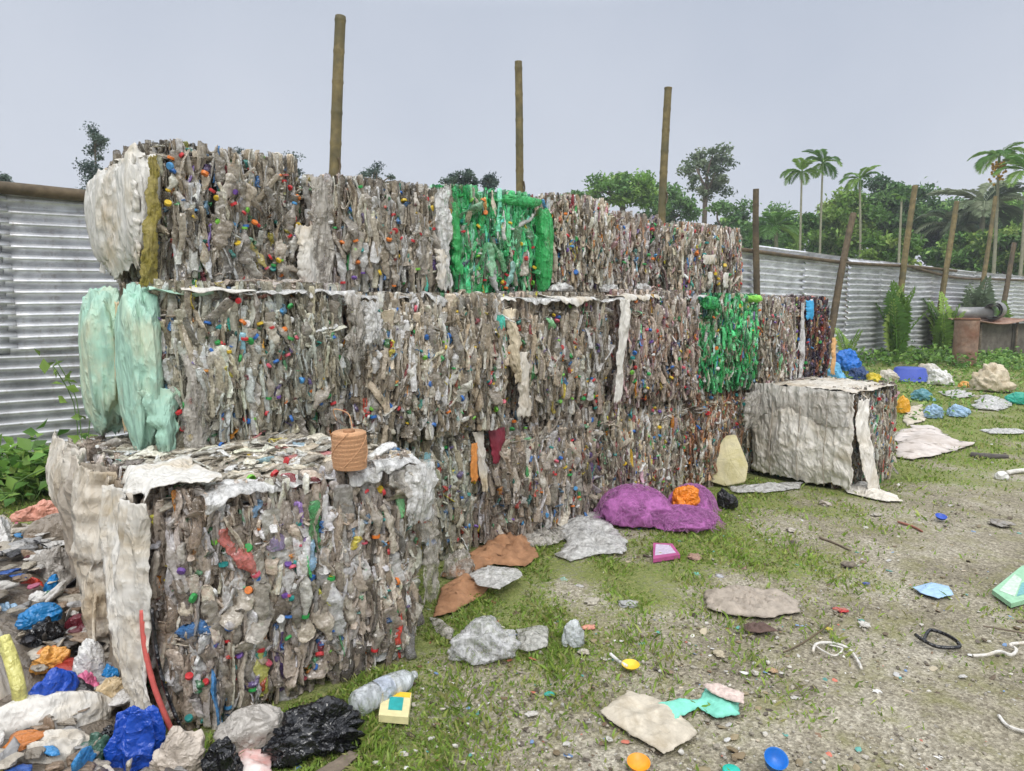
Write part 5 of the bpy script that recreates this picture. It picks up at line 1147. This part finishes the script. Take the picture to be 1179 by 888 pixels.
sheet('paper_scrap', 'pinkish paper rag caught on the corner of the mint green cloth', 'paper', [(808, 790), (826, 788), (858, 800), (856, 812), (840, 808), (818, 800)], plain('pink_paper', (206, 186, 176), .7, .3, 60, .4), 113, .03, .03, 26)
sheet('plastic_sheet', 'long crumpled grey brown plastic sheet on the edge of the grass', 'plastic sheet', [(810, 682), (840, 678), (866, 680), (896, 682), (920, 694), (922, 706), (890, 712), (858, 712), (838, 708), (814, 702)], plain('greybrown_sheet', (166, 154, 140), .55, .3, 24, .6, .008, .4), 114, 0, .07, 16)
sheet('plastic_sheet', 'smooth pale blue plastic sheet on the bare track', 'plastic sheet', [(1050, 677), (1072, 672), (1092, 676), (1097, 686), (1080, 690), (1060, 684)], plain('pale_blue', (158, 190, 220), .35, .12, 20, .2), 115, 0, .02, 20)
sheet('cloth', 'dark brown rag below the long grey brown sheet', 'rag', [(856, 720), (880, 718), (896, 728), (876, 730), (858, 728)], plain('brown_rag', (92, 72, 64), .8, .3, 40, .5), 116, 0, .03, 26)
c0 = G(918, 766)
rope('plastic_loop', 'white plastic strap loop lying on the bare track', 'plastic strap', [(936, 752), (940, 743), (958, 742), (976, 748), (986, 760), (992, 772)], .006, WHITE_SACK)
rope('plastic_loop', 'thin white cord crossing the white strap loop', 'cord', [(938, 744), (950, 752), (962, 756), (970, 748), (956, 744)], .004, WHITE_SACK)
rope('rubber_strap', 'black rubber sandal strap lying on the bare track', 'rubber strap', [(1054, 733), (1064, 740), (1080, 747), (1104, 747), (1098, 738), (1082, 730), (1070, 728), (1064, 738)], .008, BLACKBAG)
rope('white_cord', 'curled white cord near the right frame edge beside the black strap', 'cord', [(1120, 757), (1136, 756), (1150, 752), (1164, 756), (1170, 750), (1163, 744), (1180, 742)], .007, WHITE_SACK)
rope('white_cord', 'short white cord at the right frame edge low on the track', 'cord', [(1150, 826), (1158, 836), (1170, 842), (1190, 846)], .006, WHITE_SACK)
rope('stick', 'thin pale dry stick on the track right of the purple net', 'stick', [(944, 619), (962, 626), (980, 634)], [.008, .007, .004], WOOD)
rope('stick', 'short stick with a red end near the small blue lid', 'stick', [(1034, 601), (1050, 606), (1062, 612)], [.008, .008, .006], plain('redwood', (150, 96, 80), .7, .3))
rope('stick', 'dark branch lying on the far grass beyond the white sheet', 'branch', [(1118, 524), (1134, 526), (1160, 526)], [.03, .035, .02], plain('dark_branch', (84, 78, 74), .8, .3))
rope('stick', 'thin brown stick at the right frame edge above the curled cord', 'stick', [(1132, 722), (1156, 726), (1190, 732)], .004, WOOD)
rope('stick', 'thin dry stem arching over the grass near the white strap loop', 'stick', [(902, 752), (920, 744), (944, 728), (956, 718)], .004, BAMBOO_DK)
def bowl(name, label, cat, px, py, rp, hh, col, tilt=0, open_=True):
    c = G(px, py); rad = rp / FPX * depth_of(c); n = 24; prof = [(0, 0), (.7, 0), (.8, .06), (1, 1), (1.04, 1.0), (1.0, .96), (.76, .12), (0, .08)] if open_ else [(0, 0), (1, 0), (1.02, .2), (1.0, .8), (.9, 1), (0, 1)]
    a = np.arange(n) * 2 * math.pi / n; V = np.concatenate([np.column_stack([np.cos(a) * p * rad, np.sin(a) * p * rad, np.full(n, q * hh * rad)]) for p, q in prof])
    i = np.arange(len(prof) - 1)[:, None]; j = np.arange(n)[None]; q = np.stack([i * n + j, i * n + (j + 1) % n, (i + 1) * n + (j + 1) % n, (i + 1) * n + j], -1).reshape(-1, 4)
    M = np.array(Matrix.Rotation(tilt, 3, Vector(RT))); V = V @ M.T; V[:, 2] -= V[:, 2].min(); return tag(np_obj(name, V + c, [q], plain('plastic_' + name + str(px), col, .4, .15, 40), None), label, cat)
bowl('ring_lid', 'orange round lid lying at the bottom frame edge below the mint cloth', 'lid', 735, 884, 13, .5, (234, 150, 30), .2)
bowl('plastic_cup', 'small blue cup lying at the bottom frame edge', 'cup', 891, 884, 13, 1.0, (34, 116, 200), .5)
bowl('bottle_cap', 'teal lid cut by the bottom frame edge left of the blue cup', 'lid', 842, 889, 10, .4, (30, 180, 160), 0, False)
bowl('bottle_cap', 'yellow ring lid with a white stick beside it', 'lid', 726, 768, 10, .3, (230, 194, 50), .1)
rope('stick', 'short white plastic stick beside the yellow ring lid', 'plastic stick', [(703, 755), (712, 763), (722, 769)], .007, WHITEB)
bowl('bottle_cap', 'small blue lid on the track near the stick with a red end', 'lid', 1083, 598, 6, .5, (40, 80, 180), .3)
SM = [((968, 702), 9, (210, 50, 50), 'red cap shaped plastic scrap right of the long grey brown sheet', 'plastic scrap', .5), ((997, 671), 5, (60, 90, 180), 'tiny blue plastic scrap on the bare track', 'plastic scrap', .5),
      ((953, 723), 6, (214, 190, 50), 'yellow scrap above the white strap loop', 'plastic scrap', .4), ((996, 718), 10, (226, 222, 214), 'white lath like scrap on the bare track', 'plastic scrap', .3),
      ((1152, 602), 17, (156, 150, 142), 'flat grey stone on the track near the right frame edge', 'stone', .35), ((679, 722), 10, (226, 150, 124), 'salmon pink scrap beside the clear cup', 'plastic scrap', .35),
      ((682, 692), 11, (196, 188, 170), 'round beige stone on the grass, left of the grey one', 'stone', .4), ((724, 696), 13, (176, 176, 174), 'round grey plastic lump on the grass', 'plastic scrap', .5),
      ((632, 798), 8, (40, 170, 150), 'small teal scrap on the grass in front', 'plastic scrap', .3), ((828, 752), 10, (190, 176, 146), 'pale wooden chip below the brown rag', 'wood chip', .35),
      ((950, 580), 11, (200, 188, 176), 'pale stone on the track in front of the white wrapped bale', 'stone', .5), ((856, 652), 9, (150, 116, 96), 'small brown cardboard flake on the grass edge', 'cardboard', .2),
      ((802, 660), 6, (110, 200, 170), 'tiny mint scrap on the grass', 'plastic scrap', .3), ((828, 662), 7, (190, 190, 196), 'tiny grey scrap next to the mint one', 'plastic scrap', .3),
      ((888, 770), 9, (190, 150, 110), 'dry tan leaf on the bare track', 'leaf', .25), ((870, 774), 7, (206, 200, 186), 'small pale stone beside the dry tan leaf', 'stone', .6),
      ((1110, 778), 7, (226, 224, 220), 'small white scrap right of the track centre', 'plastic scrap', .4), ((916, 802), 6, (226, 224, 220), 'narrow white scrap low on the bare track', 'plastic scrap', .3),
      ((672, 750), 8, (214, 208, 190), 'crumpled cream scrap under the clear cup', 'paper', .7), ((786, 568), 0, None, '', '', 0), ((1046, 606), 0, None, '', '', 0),
      ((976, 650), 12, (92, 80, 66), 'dark tangled twig bundle on the bare track', 'twigs', .35), ((912, 610), 10, (206, 196, 180), 'pale paper scrap beyond the long grey brown sheet', 'paper', .3),
      ((648, 668), 9, (150, 190, 170), 'greenish film scrap below the white plastic sheet', 'plastic scrap', .4), ((668, 674), 8, (200, 196, 190), 'grey film scrap below the white plastic sheet', 'plastic scrap', .4), ((655, 646), 0, None, '', '', 0),
      ((1010, 592), 9, (198, 190, 176), 'pale flat scrap right of the trailing cloth', 'paper', .25), ((800, 640), 14, (170, 130, 110), 'faded reddish cardboard scrap on the grass below the purple net', 'cardboard', .15), ((700, 850), 7, (200, 196, 186), 'small white stone left of the flat beige sheet', 'stone', .6),
      ((770, 772), 8, (140, 116, 92), 'brown dry leaf on the grass edge', 'leaf', .2), ((612, 820), 9, (206, 200, 190), 'white paper bit on the front grass', 'paper', .25)]
for k, (q, rp, col, lab, cat, fl) in enumerate(SM):
    if not rp: continue
    c = G(*q); rad = rp / FPX * depth_of(c); P, F = blobv(rad, rad * .7, rad * fl * .85, 900 + k, lump=.4, wr=.3, freq=5, n=4); an = RNG.uniform(0, 3)
    V = np.column_stack([P[:, 0] * math.cos(an) - P[:, 1] * math.sin(an), P[:, 0] * math.sin(an) + P[:, 1] * math.cos(an), P[:, 2]]) + c - Z * .006
    o = np_obj({'plastic scrap': 'plastic_scrap', 'wood chip': 'wood_chip', 'paper': 'paper_scrap'}.get(cat, cat), V, [F], plain('scrap_%d' % k, tuple(.85 * v + 18 for v in col), .6, .35, 70, .5, .004, stain=(140, 128, 108)), None); tag(o, lab, cat)
# ------------------------------------------------------------------ rubbish at the back right
heap('plastic_bag', 'big bright blue bag piled behind the dark purple bale', 'plastic bag', (955, 400, 996, 428), bag('azure', (20, 110, 200)), 201, .12, .7, wr=.18, lump=.2, freq=6)
heap('plastic_bag', 'pale blue bag right below the big bright blue bag', 'plastic bag', (950, 416, 978, 440), bag('paleazure', (96, 170, 214)), 202, .02, .6, **K)
heap('crate_heap', 'dark blue scrap heap beside the pale blue bag', 'plastic scrap', (974, 420, 1002, 440), bag('navy', (40, 70, 120)), 203, .0, .7, wr=.3, lump=.3, freq=9)
heap('plastic_bag', 'yellow bag left of the blue basin', 'plastic bag', (996, 428, 1018, 442), YEL, 204, .0, .7, **K)
bowl('wash_basin', 'upturned blue plastic basin near the fence', 'basin', 1047, 438, 20, .75, (52, 76, 168), math.pi)
heap('woven_sack', 'white sack right behind the blue basin', 'sack', (1052, 417, 1084, 436), WHITE_SACK, 205, .0, .7, **K)
heap('woven_sack', 'white crumpled bag right of the blue basin', 'sack', (1066, 424, 1100, 444), WHITEB, 206, .0, .6, **K)
heap('woven_sack', 'off white sack left of the blue basin behind the yellow bag', 'sack', (1010, 424, 1036, 440), CREAM_SACK, 207, .0, .7, **K)
heap('rubble_heap', 'pointed beige sack heap in front of the rusty drum and shed', 'sack heap', (1114, 416, 1172, 452), BEIGE_SACK, 208, .0, .7, wr=.2, lump=.2, freq=6, flat=-.1)
heap('plastic_bag', 'small orange bag left of the pointed beige heap', 'plastic bag', (1102, 438, 1118, 446), ORG, 209, .0, .6, **K)
sheet('plastic_sheet', 'white plastic sheet on the grass in front of the pointed beige heap', 'plastic sheet', [(1118, 468), (1132, 456), (1150, 458), (1166, 468), (1150, 474), (1128, 472)], WSH, 210, 0, .16, 5)
heap('plastic_bag', 'teal green bag at the right frame edge on the far grass', 'plastic bag', (1154, 450, 1190, 466), bag('teal3', (40, 164, 140)), 211, .0, .6, **K)
heap('plastic_bag', 'pale blue bag of bottles on the far grass, left half of the pair', 'plastic bag', (1062, 464, 1090, 482), LBL, 212, .0, .6, **K)
heap('plastic_bag', 'pale blue bag of bottles on the far grass, right half with a dark end', 'plastic bag', (1088, 464, 1118, 480), LBL, 213, .0, .6, **K)
heap('plastic_bag', 'greenish blue bag on the grass below the blue basin', 'plastic bag', (1046, 446, 1078, 462), bag('sea', (84, 140, 150)), 214, .0, .6, **K)
heap('jerrycan', 'yellow plastic can beside the end bale of the ground row', 'can', (1030, 454, 1048, 476), bag('amber', (230, 166, 30)), 215, .0, .7, wr=.08, lump=.1, freq=5)
sheet('plastic_sheet', 'large flat whitish sheet on the grass right of the white wrapped bale', 'plastic sheet', [(1030, 500), (1050, 490), (1080, 494), (1100, 508), (1126, 512), (1090, 522), (1050, 530), (1030, 526)], plain('dusty_sheet', (206, 196, 188), .6, .2, 12, .5, .01, .3, stain=(160, 146, 132)), 216, 0, .12, 7)
sheet('plastic_sheet', 'white film at the foot of the white wrapped bale on its left', 'plastic film', [(838, 562), (880, 558), (924, 556), (920, 564), (880, 568), (846, 568)], WSH, 217, 0, .06, 12)
sheet('plastic_sheet', 'strip of white litter beyond the pale blue bags', 'plastic film', [(1080, 452), (1110, 450), (1124, 456), (1098, 460)], WSH, 218, 0, .1, 6)
sheet('plastic_sheet', 'beige film on the grass left of the pale blue bags', 'plastic film', [(1040, 472), (1062, 466), (1066, 484), (1044, 492)], BSH, 219, 0, .1, 7)
heap('plastic_bottle', 'white bottle lying on the track at the right frame edge', 'bottle', (1144, 541, 1162, 552), WHITEB, 220, .0, .6, wr=.05, lump=.08)
rope('plastic_pipe', 'pale pipe end beside the white bottle at the right frame edge', 'pipe', [(1160, 547), (1172, 545), (1195, 544)], .02, WHITE_SACK)
sheet('plastic_sheet', 'thin white litter strip across the far grass at the right frame edge', 'plastic film', [(1128, 496), (1150, 494), (1179, 496), (1179, 500), (1140, 500)], WSH, 221, 0, .05, 8)

# ------------------------------------------------------------------ thin humid air
hz = bpy.data.meshes.new('haze'); V, F = boxv((80, 100, 6), (260, 250, 7.1))
ho = np_obj('haze', V, F, None, None, None, False); ho['kind'] = 'stuff'
hm = bpy.data.materials.new('haze'); hm.use_nodes = True; nt = hm.node_tree; nt.nodes.remove(nt.nodes['Principled BSDF'])
pv = nt.nodes.new('ShaderNodeVolumePrincipled'); pv.inputs['Color'].default_value = (.93, .95, 1, 1); pv.inputs['Density'].default_value = .0017; pv.inputs['Anisotropy'].default_value = .2
nt.links.new(pv.outputs[0], nt.nodes['Material Output'].inputs['Volume']); ho.data.materials.append(hm)
